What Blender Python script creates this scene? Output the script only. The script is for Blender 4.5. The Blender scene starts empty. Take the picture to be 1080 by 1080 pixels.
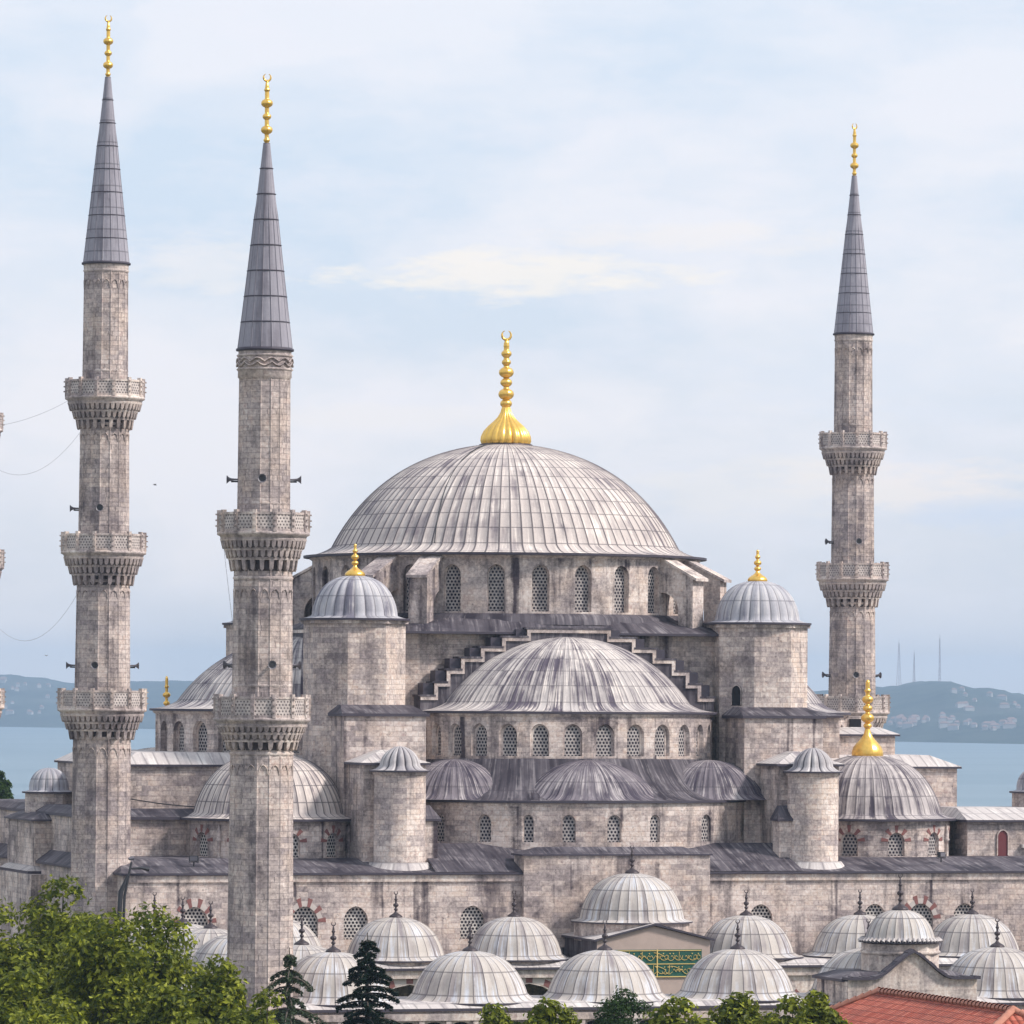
import bpy, math, random
from math import sin, cos, pi, radians, sqrt, atan2, hypot
from mathutils import Vector, Matrix, noise as mnoise
random.seed(7)
S = bpy.context.scene
COL = S.collection
# World frame: main dome centre at x=y=0, courtyard floor z=0, courtyard towards -y.  T(t) turns "metres in front of the dome" into y.

# ------------------------------------------------------------------ materials
def nt(m):
    m.use_nodes = True; t = m.node_tree; t.nodes.clear(); return t
class NT:
    def __init__(s, t): s.t = t
    def n(s, ty, **k):
        o = s.t.nodes.new(ty)
        for a, b in k.items():
            if a in ('ins',):
                for i, v in b.items(): s.set(o, i, v)
            else: setattr(o, a, b)
        return o
    def set(s, o, i, v):
        if isinstance(v, bpy.types.NodeSocket): s.t.links.new(v, o.inputs[i])
        else: o.inputs[i].default_value = v
    def m(s, op, a, b=None, c=None, clamp=False):
        o = s.n('ShaderNodeMath', operation=op, use_clamp=clamp); s.set(o, 0, a)
        if b is not None: s.set(o, 1, b)
        if c is not None: s.set(o, 2, c)
        return o.outputs[0]
    def mix(s, f, a, b, mode='MIX'):
        o = s.n('ShaderNodeMix', data_type='RGBA', blend_type=mode)
        s.set(o, 0, f); s.set(o, 6, a); s.set(o, 7, b); return o.outputs[2]
    def ramp(s, f, a, b, lo=0., hi=1.):
        o = s.n('ShaderNodeMapRange'); o.clamp = True
        s.set(o, 0, f); s.set(o, 1, a); s.set(o, 2, b); s.set(o, 3, lo); s.set(o, 4, hi); return o.outputs[0]
    def xyz(s, v):
        o = s.n('ShaderNodeSeparateXYZ'); s.set(o, 0, v); return o.outputs
    def comb(s, x, y, z=0.):
        o = s.n('ShaderNodeCombineXYZ'); s.set(o, 0, x); s.set(o, 1, y); s.set(o, 2, z); return o.outputs[0]
    def vm(s, op, a, b):
        o = s.n('ShaderNodeVectorMath', operation=op); s.set(o, 0, a); s.set(o, 1, b); return o.outputs[0]
    def noise(s, v, sc, det=3., rough=.55, dist=0.):
        o = s.n('ShaderNodeTexNoise'); s.set(o, 'Vector', v); s.set(o, 'Scale', sc); s.set(o, 'Detail', det)
        s.set(o, 'Roughness', rough); s.set(o, 'Distortion', dist); return o.outputs[0]
    def bsdf(s, col, rough=.8, bump=None, bs=.3, bd=.05, spec=.3, metal=0.):
        p = s.n('ShaderNodeBsdfPrincipled'); s.set(p, 'Base Color', col); s.set(p, 'Roughness', rough)
        s.set(p, 'Specular IOR Level', spec); s.set(p, 'Metallic', metal)
        if bump is not None:
            b = s.n('ShaderNodeBump'); s.set(b, 'Height', bump); s.set(b, 'Strength', bs); s.set(b, 'Distance', bd)
            s.t.links.new(b.outputs[0], p.inputs['Normal'])
        o = s.n('ShaderNodeOutputMaterial'); s.t.links.new(p.outputs[0], o.inputs[0]); return p
def C(r, g, b): return (r, g, b, 1.)
def new(name):
    m = bpy.data.materials.new(name); return m, NT(nt(m))

def stone(name, light, dark, stain=.5, bw=.95, bh=.42, patch=.5, streak=.5, stainc=C(.06, .047, .06), warm=C(.60, .49, .42), joint=.30, runs=.5):
    m, g = new(name)
    uv = g.n('ShaderNodeUVMap').outputs[0]; P = g.n('ShaderNodeNewGeometry').outputs['Position']
    w = g.vm('ADD', uv, g.comb(g.m('MULTIPLY', g.noise(P, .5, 1.), .25), g.m('MULTIPLY', g.noise(P, .35, 1.), .10)))
    def bricks(W_, H_, sq, mort):
        br = g.n('ShaderNodeTexBrick'); br.offset = .5; br.offset_frequency = 2; br.squash = sq; br.squash_frequency = 3
        g.set(br, 'Vector', w); g.set(br, 'Color1', C(0, 0, 0)); g.set(br, 'Color2', C(1, 1, 1)); g.set(br, 'Mortar', C(.5, .5, .5))
        g.set(br, 'Scale', 1.); g.set(br, 'Mortar Size', mort); g.set(br, 'Mortar Smooth', .4); g.set(br, 'Bias', 0.)
        g.set(br, 'Brick Width', W_); g.set(br, 'Row Height', H_)
        return g.n('ShaderNodeSeparateColor', ins={0: br.outputs[0]}).outputs[0], br.outputs[1]
    rnd, mort = bricks(bw, bh, .7, .016)
    big, _ = bricks(bw * 2.7, bh * 2, .6, 0.)          # runs of stones from the same quarry or the same repair
    zone = g.noise(P, .20, 3., .6)
    f = g.m('ADD', g.m('MULTIPLY', rnd, .62 * patch), g.m('ADD', g.m('MULTIPLY', big, .42 * patch), g.m('MULTIPLY', g.ramp(zone, .40, .60), .9 - .55 * patch)))
    f = g.m('ADD', f, g.m('MULTIPLY', g.m('SUBTRACT', g.noise(g.vm('MULTIPLY', P, (.35, .35, 2.6)), 1., 3., .6), .5), .5))
    f = g.ramp(f, .22, .92)
    c = g.mix(f, dark, light)
    c = g.mix(g.ramp(g.m('ADD', g.noise(P, .5, 2.), g.m('MULTIPLY', rnd, .12)), .52, .74, 0., .55), c, warm)
    px, py, pz = g.xyz(P)
    sv = g.vm('MULTIPLY', P, (.9, .9, .12))
    st = g.noise(sv, 1., 4., .62)
    st2 = g.noise(P, .6, 5., .68)
    c = g.mix(g.ramp(st, .52, .70, 0., streak), c, stainc)
    c = g.mix(g.ramp(st2, .50, .72, 0., stain), c, stainc)
    rn = g.noise(g.vm('MULTIPLY', P, (.75, .75, .035)), 1., 3., .6)      # rain runs
    c = g.mix(g.ramp(g.m('ADD', rn, g.m('MULTIPLY', g.m('SUBTRACT', st2, .5), .25)), .585, .68, 0., runs), c, stainc)
    fine = g.noise(P, 5., 4., .7)
    c = g.mix(.55, c, g.mix(g.ramp(fine, .3, .7), C(.10, .085, .085), C(.80, .76, .72)), 'OVERLAY')
    pit = g.noise(P, 2.2, 5., .75); c = g.mix(g.ramp(pit, .60, .70, 0., .65), c, stainc)
    c = g.mix(g.m('MULTIPLY', mort, joint), c, C(.13, .11, .115))
    h = g.m('ADD', g.m('MULTIPLY', fine, .5), g.m('MULTIPLY', mort, -.8))
    h = g.m('ADD', h, g.m('MULTIPLY', rnd, .5))
    g.bsdf(c, .9, h, .55, .05, .15)
    return m

def lead(name, light, dark, amount=.5, pale=C(.6, .57, .55), pal=.5, row=1.35, seam=.75, rough=.66, fs=1.3, seamw=.07):
    """rolled sheet lead: u counts the standing seams, v is metres down the slope"""
    m, g = new(name)
    uv = g.n('ShaderNodeUVMap').outputs[0]; P = g.n('ShaderNodeNewGeometry').outputs['Position']
    u, v, _ = g.xyz(uv)
    cell = g.m('FLOOR', u)
    rowi = g.m('FLOOR', g.m('DIVIDE', v, row))
    wn = g.n('ShaderNodeTexWhiteNoise', noise_dimensions='2D', ins={0: g.comb(cell, rowi)}).outputs[0]
    wn2 = g.n('ShaderNodeTexWhiteNoise', noise_dimensions='2D', ins={0: g.comb(cell, 7.)}).outputs[0]
    n1 = g.noise(g.comb(g.m('MULTIPLY', u, fs), g.m('MULTIPLY', v, .16), g.m('MULTIPLY', px_(g, P), .11)), 1., 4., .6)
    n2 = g.noise(g.comb(g.m('MULTIPLY', u, 3.7), g.m('MULTIPLY', v, .3)), 1., 3., .6)
    n3 = g.noise(P, .45, 4., .62)
    f = g.m('ADD', g.m('MULTIPLY', n1, .95), g.m('ADD', g.m('MULTIPLY', g.m('SUBTRACT', wn, .5), .14), g.m('MULTIPLY', g.m('SUBTRACT', wn2, .5), .16)))
    f = g.m('ADD', f, g.m('MULTIPLY', g.m('SUBTRACT', n3, .5), .5))
    c = g.mix(g.ramp(f, .62 - .35 * amount, .86 - .35 * amount), light, dark)
    c = g.mix(g.ramp(g.m('ADD', n2, g.m('MULTIPLY', g.m('SUBTRACT', n3, .5), -.6)), .52, .72, 0., pal), c, pale)
    fu = g.m('FRACT', u); d = g.m('MINIMUM', fu, g.m('SUBTRACT', 1., fu))
    s1 = g.ramp(d, seamw * .5, seamw * 1.5, 1., 0.)
    fv = g.m('FRACT', g.m('DIVIDE', v, row)); s2 = g.ramp(g.m('MINIMUM', fv, g.m('SUBTRACT', 1., fv)), .02, .045, 1., 0.)
    sm = g.m('MAXIMUM', s1, g.m('MULTIPLY', s2, .75))
    c = g.mix(g.m('MULTIPLY', sm, seam), c, C(.055, .047, .06))
    fine = g.noise(P, 6., 3., .7)
    c = g.mix(.25, c, g.mix(fine, C(.2, .2, .2), C(.75, .75, .75)), 'OVERLAY')
    p = g.bsdf(c, rough, g.m('ADD', g.m('MULTIPLY', fine, .25), g.m('MULTIPLY', wn, .3)), .35, .04, .16)
    return m
def px_(g, P): return g.xyz(P)[0]

def plain(name, col, rough=.7, var=.3, sc=1.5, metal=0., spec=.4):
    m, g = new(name); P = g.n('ShaderNodeNewGeometry').outputs['Position']
    n = g.noise(P, sc, 4., .65)
    c = g.mix(g.ramp(n, .3, .75, 0., var), col, C(col[0] * .4, col[1] * .4, col[2] * .45))
    g.bsdf(c, rough, n, .2, .03, spec, metal); return m

def lattice(name, stonec, hole, s=.27, rad=.31):
    m, g = new(name); uv = g.n('ShaderNodeUVMap').outputs[0]; P = g.n('ShaderNodeNewGeometry').outputs['Position']
    u, v, _ = g.xyz(uv); k = 1.732
    a = g.m('DIVIDE', u, s); b = g.m('DIVIDE', v, s * k)
    def dist(o):
        x = g.m('SUBTRACT', g.m('FRACT', g.m('ADD', a, o)), .5); y = g.m('MULTIPLY', g.m('SUBTRACT', g.m('FRACT', g.m('ADD', b, o)), .5), k)
        return g.m('SQRT', g.m('ADD', g.m('MULTIPLY', x, x), g.m('MULTIPLY', y, y)))
    d = g.m('MINIMUM', dist(0.), dist(.5))
    h = g.ramp(d, rad - .03, rad + .03)
    n = g.noise(P, 1.3, 4., .65)
    sc = g.mix(g.ramp(n, .35, .75, 0., .7), stonec, C(.12, .1, .11))
    g.bsdf(g.mix(h, hole, sc), .8, h, .8, .06, .3); return m

ST_HALL = stone('hall_stone', C(.73, .642, .60), C(.33, .285, .285), stain=.62, patch=.75, streak=.65, runs=.95, bw=.9, bh=.36, joint=.4)
ST_UP = stone('drum_stone', C(.73, .648, .605), C(.36, .315, .315), stain=.72, patch=.45, streak=.85, joint=.2, runs=.95)
ST_TOWER = stone('tower_stone', C(.73, .64, .59), C(.38, .33, .33), stain=.5, patch=.85, streak=.45, runs=.5, bw=.85, bh=.36, joint=.45)
ST_MIN = stone('minaret_stone', C(.62, .54, .508), C(.34, .295, .30), stain=.62, patch=.75, streak=.6, bw=.7, bh=.32, joint=.55, runs=.55)
ST_CARVE = stone('carved_stone', C(.62, .54, .495), C(.34, .295, .30), stain=.6, patch=.3, streak=.6, bw=.6, bh=2., joint=.1)
ST_TRIM = stone('trim_stone', C(.76, .675, .62), C(.42, .365, .36), stain=.55, patch=.3, streak=.5, bw=1.6, bh=2., joint=.25)
LD_MAIN = lead('weathered_dome_lead', C(.52, .455, .425), C(.18, .15, .17), .42, pale=C(.82, .735, .665), pal=.9, row=1.3, seam=.85, fs=1.3)
LD_SEMI = lead('streaked_dome_lead', C(.50, .455, .44), C(.10, .082, .11), .60, pale=C(.80, .72, .66), pal=.95, row=1.5, seam=.6, fs=2.2)
LD_DARK = lead('dark_roof_lead', C(.105, .092, .106), C(.034, .028, .038), .6, pale=C(.34, .31, .32), pal=.55, row=2.6, seam=.6, rough=.68)
LD_EXED = lead('dark_streaked_lead', C(.19, .165, .185), C(.05, .04, .06), .60, pale=C(.56, .51, .50), pal=.8, row=2.2, seam=.55, fs=2.)
LD_COURT = lead('pale_courtyard_lead', C(.50, .45, .41), C(.27, .235, .24), .40, pale=C(.62, .645, .71), pal=.85, row=1.5, seam=.75, fs=1.0, seamw=.045)
LD_TUR = lead('turret_lead', C(.42, .41, .44), C(.17, .16, .20), .42, pale=C(.70, .66, .62), pal=.6, row=1.6, seam=.55, seamw=.06)
LD_SPIRE = lead('spire_lead', C(.30, .285, .325), C(.19, .175, .205), .4, pale=C(.45, .43, .47), pal=.5, row=1.5, seam=.6, fs=.8, seamw=.04)
LD_CORN = lead('corner_dome_lead', C(.42, .375, .37), C(.085, .07, .09), .62, pale=C(.72, .65, .60), pal=.8, row=1.5, seam=.65, fs=2.)
LD_RIB = lead('ribbed_turret_lead', C(.42, .39, .395), C(.20, .185, .21), .4, pale=C(.80, .76, .73), pal=.7, row=3., seam=.85, seamw=.09)
LD_LIGHT = lead('pale_roof_lead', C(.54, .49, .47), C(.29, .255, .27), .3, pale=C(.80, .76, .72), pal=.6, row=3., seam=.4)
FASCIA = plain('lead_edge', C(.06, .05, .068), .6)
GOLD = plain('gilded_copper', C(1., .62, .14), .30, .45, 2.5, 0.75, .6)
BRONZE = plain('dark_bronze', C(.07, .055, .06), .5, .3, 2., .4)
LAT = lattice('stone_window_lattice', C(.46, .42, .40), C(.018, .014, .026))
LAT_B = lattice('white_window_lattice', C(.62, .58, .54), C(.015, .012, .02), .26, .33)
LAT_P = lattice('pierced_parapet', C(.64, .56, .52), C(.17, .145, .145), .21, .25)
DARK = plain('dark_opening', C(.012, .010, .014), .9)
RED = plain('red_stone', C(.24, .10, .09), .8, .3)
WHITE = plain('pale_voussoir', C(.55, .49, .45), .8, .3)
TILEGREEN = plain('green_panel', C(.018, .10, .07), .5, .5, 3.)
SOOT_SHADE = plain('sooted_shaded_stone', C(.07, .055, .06), .95, .5, 3.)  # soot marks plus niche shade painted into the lowest corbel tier's backing
GILT = plain('gilded_lettering', C(.75, .55, .20), .5, .2)
BLACK = plain('black_metal', C(.03, .03, .035), .5)
GREY = plain('grey_metal', C(.16, .15, .17), .5)
PINK = plain('pink_plaster', C(.50, .39, .34), .85, .35, .8)
REDWOOD = plain('red_painted_door', C(.16, .035, .04), .6)

# ------------------------------------------------------------------ mesh builder
class MB:
    def __init__(s): s.v = []; s.f = []; s.uv = []; s.mi = []; s.sm = []; s.mats = []
    def mat(s, m):
        if m not in s.mats: s.mats.append(m)
        return s.mats.index(m)
    def face(s, pts, uvs=None, m=None, smooth=False):
        b = len(s.v); s.v += [tuple(p) for p in pts]; s.f.append(tuple(range(b, b + len(pts))))
        if uvs is None:
            a = Vector(pts[0]); n = Vector((0, 0, 0))
            for i in range(1, len(pts) - 1): n += (Vector(pts[i]) - a).cross(Vector(pts[i + 1]) - a)
            if n.length > 0: n.normalize()
            if abs(n.z) > .985: uvs = [(p[0], p[1]) for p in pts]
            else:
                t = Vector((-n.y, n.x, 0)).normalized(); d = n.cross(t)
                if abs(n.z) < .08: uvs = [(t.x * p[0] + t.y * p[1], p[2]) for p in pts]
                else: uvs = [((t.x * p[0] + t.y * p[1]) / .8, Vector(p).dot(d)) for p in pts]
        s.uv.append(uvs); s.mi.append(s.mat(m)); s.sm.append(smooth)
    def grid(s, P, UV, m, smooth=False):
        """P[i][j] points sharing vertices"""
        b = len(s.v); R = len(P); Q = len(P[0])
        for r in P: s.v += [tuple(p) for p in r]
        k = s.mat(m)
        for i in range(R - 1):
            for j in range(Q - 1):
                s.f.append((b + i * Q + j, b + i * Q + j + 1, b + (i + 1) * Q + j + 1, b + (i + 1) * Q + j))
                s.uv.append([UV(i, j), UV(i, j + 1), UV(i + 1, j + 1), UV(i + 1, j)]); s.mi.append(k); s.sm.append(smooth)
    def box(s, x0, x1, y0, y1, z0, z1, m, top=True, bot=True, rot=None, topm=None):
        c = [(x, y, z) for z in (z0, z1) for x, y in ((x0, y0), (x1, y0), (x1, y1), (x0, y1))]
        if rot:
            cx, cy, a = rot; c = [(cx + (x - cx) * cos(a) - (y - cy) * sin(a), cy + (x - cx) * sin(a) + (y - cy) * cos(a), z) for x, y, z in c]
        for q in ((0, 1, 5, 4), (1, 2, 6, 5), (2, 3, 7, 6), (3, 0, 4, 7)): s.face([c[i] for i in q], m=m)
        if top: s.face([c[i] for i in (4, 5, 6, 7)], m=topm or m)
        if bot: s.face([c[i] for i in (3, 2, 1, 0)], m=m)
    def loft(s, A, B, m, cap0=False, cap1=False):
        n = len(A)
        for i in range(n):
            j = (i + 1) % n; s.face([A[i], A[j], B[j], B[i]], m=m)
        if cap0: s.face(A[::-1], m=m)
        if cap1: s.face(B, m=m)
    def tube(s, pts, r, m, n=6, closed=False):
        P = [Vector(p) for p in pts]; rings = []
        R = r if isinstance(r, (list, tuple)) else [r] * len(P)
        for i, p in enumerate(P):
            a = P[max(i - 1, 0)]; b = P[min(i + 1, len(P) - 1)]
            if closed: a = P[i - 1]; b = P[(i + 1) % len(P)]
            d = (b - a).normalized(); up = Vector((0, 0, 1)) if abs(d.z) < .9 else Vector((0, 1, 0))
            x = d.cross(up).normalized(); y = x.cross(d)
            rings.append([tuple(p + (x * cos(2 * pi * k / n) + y * sin(2 * pi * k / n)) * R[i]) for k in range(n + 1)])
        if closed: rings.append(rings[0])
        s.grid(rings, lambda i, j: (j * .2, i * .2), m, True)
    def build(s, name, parent=None, off=(0, 0, 0)):
        me = bpy.data.meshes.new(name)
        ox, oy, oz = off
        me.from_pydata([(x - ox, y - oy, z - oz) for x, y, z in s.v], [], s.f)
        for m in s.mats: me.materials.append(m)
        me.polygons.foreach_set('material_index', s.mi); me.polygons.foreach_set('use_smooth', s.sm)
        ul = me.uv_layers.new(name='UVMap'); fl = []
        for u in s.uv:
            for a in u: fl += [a[0], a[1]]
        ul.data.foreach_set('uv', fl); me.update()
        o = bpy.data.objects.new(name, me); COL.objects.link(o)
        if parent: o.parent = parent
        return o

def thing(name, label, cat, loc=(0, 0, 0), group=None):
    o = bpy.data.objects.new(name, None); COL.objects.link(o); o.location = loc; o.empty_display_size = .5
    return tag(o, label, cat, group)
def tag(o, label, cat, group=None):
    o['label'] = label; o['category'] = cat
    if group: o['group'] = group
    return o
def struct(o, kind='structure'): o['kind'] = kind; return o
def copy_tree(o, parent=None):
    c = o.copy(); COL.objects.link(c)
    if parent: c.parent = parent
    for ch in [x for x in bpy.data.objects if x.parent == o and x != c]: copy_tree(ch, c)
    return c

SQ = [None]     # (y of the arch plane, depth factor) while a shallow half dome is being built
def lathe(m, prof, c, mat, n=24, a0=0., a1=2 * pi, amp=0., kind='ridge', smooth=True, facets=None, um=None, sub=None, v0=0.):
    """prof [(r,z)], top to bottom; a measured from -y towards +x; n = seams; u counts seams (or metres if um)"""
    sub = sub or (6 if kind == 'gore' else 4)
    N = n * sub if amp else (facets or n * 2)
    rows = []; V = [v0]
    for i in range(1, len(prof)): V.append(V[-1] + hypot(prof[i][0] - prof[i - 1][0], prof[i][1] - prof[i - 1][1]))
    for r, z in prof:
        row = []
        for k in range(N + 1):
            if amp:
                q, s_ = divmod(k, sub)
                if kind == 'gore': f = s_ / sub; e = amp * abs(sin(pi * f)) ** .7 - amp; fr = q + f
                else:
                    ff = (0., .09, .5, .91)[s_]; e = amp if s_ == 0 else 0.; fr = q + ff
                a = a0 + (a1 - a0) * fr / n; rr = r * (1 + e) if kind == 'gore' else r + (e if r > .6 else 0)
            else: a = a0 + (a1 - a0) * k / N; rr = r
            row.append((c[0] + rr * sin(a), c[1] - rr * cos(a), z))
        if SQ[0]: row = [(x, SQ[0][0] + (y - SQ[0][0]) * SQ[0][1], zz) for x, y, zz in row]
        rows.append(row)
    def UV(i, j):
        if amp:
            q, s_ = divmod(j, sub); fr = q + ((s_ / sub) if kind == 'gore' else (0., .09, .5, .91)[s_])
        else: fr = n * j / N
        if um: return (fr / n * (a1 - a0) * um, -V[i])
        return (fr, V[i])
    m.grid(rows, UV, mat, smooth)

def cap_profile(R, H, z, nr=18, rmin=.05, k=0.):
    """spherical cap radius R height H whose rim is at height z; top to bottom.  k > 0 makes the shoulders fuller"""
    rho = (R * R + H * H) / (2 * H); am = math.asin(min(1, R / rho))
    if H > R: am = pi - am
    P = []
    for i in range(nr + 1):
        a = am * i / nr; r = max(rho * sin(a), rmin); zz = z + H - rho * (1 - cos(a))
        zz += k * H * sin(pi * (r / R) ** 2) * .5 if k else 0
        P.append((r, zz))
    return P
def dome(m, R, H, z, Rs, drop, c, mat, n, a0=0., a1=2 * pi, amp=.05, kind='ridge', nr=18, wall=None, smooth=True, fd=.16, k=.06, um=None):
    P = cap_profile(R, H, z, nr, k=k)
    P[-1] = (R, z + .0)
    f = []
    for i in range(1, 7):
        t = i / 6; f.append((R + (Rs - R) * t, z - drop * (1 - (1 - t) ** 2.2)))
    lathe(m, P + f, c, mat, n, a0, a1, amp, kind, smooth)
    w = wall or Rs - .3
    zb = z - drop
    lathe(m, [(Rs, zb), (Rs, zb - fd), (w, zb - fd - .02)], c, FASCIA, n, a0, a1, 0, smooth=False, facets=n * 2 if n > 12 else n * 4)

def archz(op, u):
    uc, w, zs, zt = op[:4]; x = abs(2 * (u - uc) / w); hh = w * op[4] if len(op) > 4 else w * .62
    x = min(x, 1); return zt - hh + hh * (1 - x ** 1.9) ** .58
NA = 10
def strip(m, mp, u0, u1, z0, z1, ops, depth, mat, du=1.2, reveal=True):
    ops = sorted(ops); bp = [(u0, None)]
    cur = u0; segs = []
    def plainseg(a, b):
        k = max(1, int(math.ceil((b - a) / du)))
        for i in range(k): segs.append((a + (b - a) * i / k, a + (b - a) * (i + 1) / k, None))
    for op in ops:
        l = op[0] - op[1] / 2; r = op[0] + op[1] / 2
        if l > cur + 1e-6: plainseg(cur, l)
        for i in range(NA):
            # finer near the springing
            ta = -cos(pi * i / NA); tb = -cos(pi * (i + 1) / NA)
            segs.append((op[0] + ta * op[1] / 2, op[0] + tb * op[1] / 2, op))
        cur = r
    if u1 > cur + 1e-6: plainseg(cur, u1)
    def q(ua, ub, za, zb, zc, zd, da=0, db=0):
        m.face([mp(ua, za, da), mp(ub, zb, da), mp(ub, zc, db), mp(ua, zd, db)], [(ua, za), (ub, zb), (ub, zc), (ua, zd)], mat)
    for a, b, op in segs:
        if op is None: q(a, b, z0, z0, z1, z1)
        else:
            zs = op[2]; za, zb = archz(op, a), archz(op, b)
            if zs > z0: q(a, b, z0, z0, zs, zs)
            q(a, b, za, zb, z1, z1)
            if reveal:
                m.face([mp(a, za, 0), mp(b, zb, 0), mp(b, zb, depth), mp(a, za, depth)], [(a, 0), (b, 0), (b, depth), (a, depth)], mat)
                m.face([mp(a, zs, 0), mp(a, zs, depth), mp(b, zs, depth), mp(b, zs, 0)], [(a, 0), (a, depth), (b, depth), (b, 0)], mat)
    if reveal:
        for op in ops:
            for sgn in (-1, 1):
                u = op[0] + sgn * op[1] / 2; zt = archz(op, u)
                m.face([mp(u, op[2], 0), mp(u, op[2], depth), mp(u, zt, depth), mp(u, zt, 0)], [(0, op[2]), (depth, op[2]), (depth, zt), (0, zt)], mat)
def pane(mp, op, d, mat, name='window', parent=None, off=(0, 0, 0), frame=.09, trim=None):
    m = MB(); uc, w, zs = op[:3]
    us = [uc - cos(pi * i / NA) * w / 2 for i in range(NA + 1)]
    for a, b in zip(us, us[1:]):
        za, zb = archz(op, a), archz(op, b)
        m.face([mp(a, zs, d), mp(b, zs, d), mp(b, zb, d), mp(a, za, d)], [(a - uc, 0), (b - uc, 0), (b - uc, zb - zs), (a - uc, za - zs)], mat)
    if frame:   # raised stone frame round the lattice
        inn = lambda u: uc + (u - uc) * (1 - 2 * frame / w)
        pts = [(uc - w / 2, zs)] + [(u, archz(op, u)) for u in us] + [(uc + w / 2, zs)]
        ip = [(inn(u), (zs + frame) if i in (0, len(pts) - 1) else zs + (z - zs) * (1 - frame / (op[3] - zs))) for i, (u, z) in enumerate(pts)]
        e = .07
        for i in range(len(pts) - 1):
            (a, za), (b, zb) = pts[i], pts[i + 1]; (c, zc), (f, zf) = ip[i], ip[i + 1]
            m.face([mp(a, za, d - e), mp(b, zb, d - e), mp(f, zf, d - e), mp(c, zc, d - e)], m=trim or ST_TRIM)
            m.face([mp(c, zc, d - e), mp(f, zf, d - e), mp(f, zf, d), mp(c, zc, d)], m=trim or ST_TRIM)
    return m.build(name, parent, off)
def cyl(c, R, phi=0.):
    """wall map on a cylinder; u is arc length measured from the facing angle phi"""
    sq = SQ[0]
    def f(u, z, d=0):
        a = phi + u / R; y = c[1] - (R - d) * cos(a)
        return (c[0] + (R - d) * sin(a), sq[0] + (y - sq[0]) * sq[1] if sq else y, z)
    return f
def flat(x, y, dx=1., dy=0.):
    """plane through (x,y), u along (dx,dy), depth to the left of it"""
    def f(u, z, d=0): return (x + dx * u - dy * d, y + dy * u + dx * d, z)
    return f
def voussoirs(mp, op, name, parent, off=(0, 0, 0), n=9, th=.42, out=.03, ext=1.0, thin=.74, red=RED, white=WHITE, alt=.14):
    """alternating red and pale wedge stones over an arch"""
    m = MB(); uc, w, zs, zt = op[:4]; hh = w * (op[4] if len(op) > 4 else .62); zc = zt - hh
    def P(a, k):
        x = -cos(a); xx = min(abs(x), 1); z = hh * (1 - xx ** 1.9) ** .58
        return (uc + x * w / 2 * k, zc + z * k)
    for i in range(n):
        a, b = pi * i / n, pi * (i + 1) / n; e_ = (b - a) * (1 - thin) / 2 * (1 if i % 2 == 0 else -1)
        if i not in (0,): a += e_
        if i != n - 1: b -= e_
        k = 1 + (th + (alt if i % 2 == 0 else 0)) / (w / 2)
        mt = red if i % 2 == 0 else white
        o_ = out if i % 2 == 0 else out * .7
        q = [P(a, 1.02), P(b, 1.02), P(b, k), P(a, k)]
        F = [mp(u, z, -o_) for u, z in q]; G = [mp(u, z, .1) for u, z in q]
        m.face(F, m=mt)
        for j in range(4): m.face([F[j], G[j], G[(j + 1) % 4], F[(j + 1) % 4]], m=mt)
    return m.build(name, parent, off)

def crescent(m, c, r, mat, th=.06):
    pts = []
    for i in range(15):
        a = radians(120 + 300 * i / 14 - 180 + 30 + 0); pts.append((c[0] + r * sin(radians(25 + 310 * i / 14)), c[1], c[2] + r * cos(radians(25 + 310 * i / 14))))
    R = [th * (.25 + .9 * sin(pi * i / 14)) for i in range(15)]
    m.tube(pts, R, mat, 6)
def finial(c, h, r, parent, off=(0, 0, 0), mat=GOLD, base=0., baseh=0., bulbs=((.30, 1.), (.46, .75), (.60, .6), (.72, .35)), cres=True, flute=0, name='finial'):
    """a stack of gilded bulbs on a rod, crescent on top; base/baseh: onion foot"""
    m = MB(); x, y, z = c
    if base:
        P = []
        for i in range(15):
            t = i / 14; rr = base * (1 - t) ** .62 * (1 - .10 * sin(pi * t)) + r * .33 * t if t < 1 else r * .33
            prof = cos(t * pi / 2) ** .55 if False else 0
            P.append((t, rr))
        # onion: full belly, drawn in to a neck
        bell = [(0, .96), (.08, 1.), (.2, .98), (.34, .88), (.48, .70), (.6, .50), (.72, .33), (.85, .22), (1, .16)]
        prof = [(base * k, z + baseh * t) for t, k in reversed(bell)]
        if flute: lathe(m, prof, (x, y), mat, flute, amp=.10, kind='gore')
        else: lathe(m, prof, (x, y), mat, 12)
        lathe(m, [(base * .96, z), (base * 1.04, z - .05), (base * 1.04, z - .15)], (x, y), BRONZE, 12)
    z0 = z + baseh; H = h - baseh
    prof = [(r * .38, z0 - .05), (r * .38, z0 + .01)]
    for t, k in bulbs:
        zc = z0 + H * t; rb = r * k; hb = rb * .75
        prof += [(r * .36, zc - hb - .02)] + [(max(rb * sin(pi * q / 8), r * .36), zc - hb * cos(pi * q / 8)) for q in range(1, 8)] + [(r * .36, zc + hb + .02)]
    top = z0 + H * (.86 if cres else 1.)
    prof += [(r * .2, top), (.01, top + .02)]
    lathe(m, prof[::-1], (x, y), mat, 8)
    if cres: crescent(m, (x, y, z0 + H * .86 + r * .62), r * .62, mat, r * .18)
    return m.build(name, parent, off)

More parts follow.
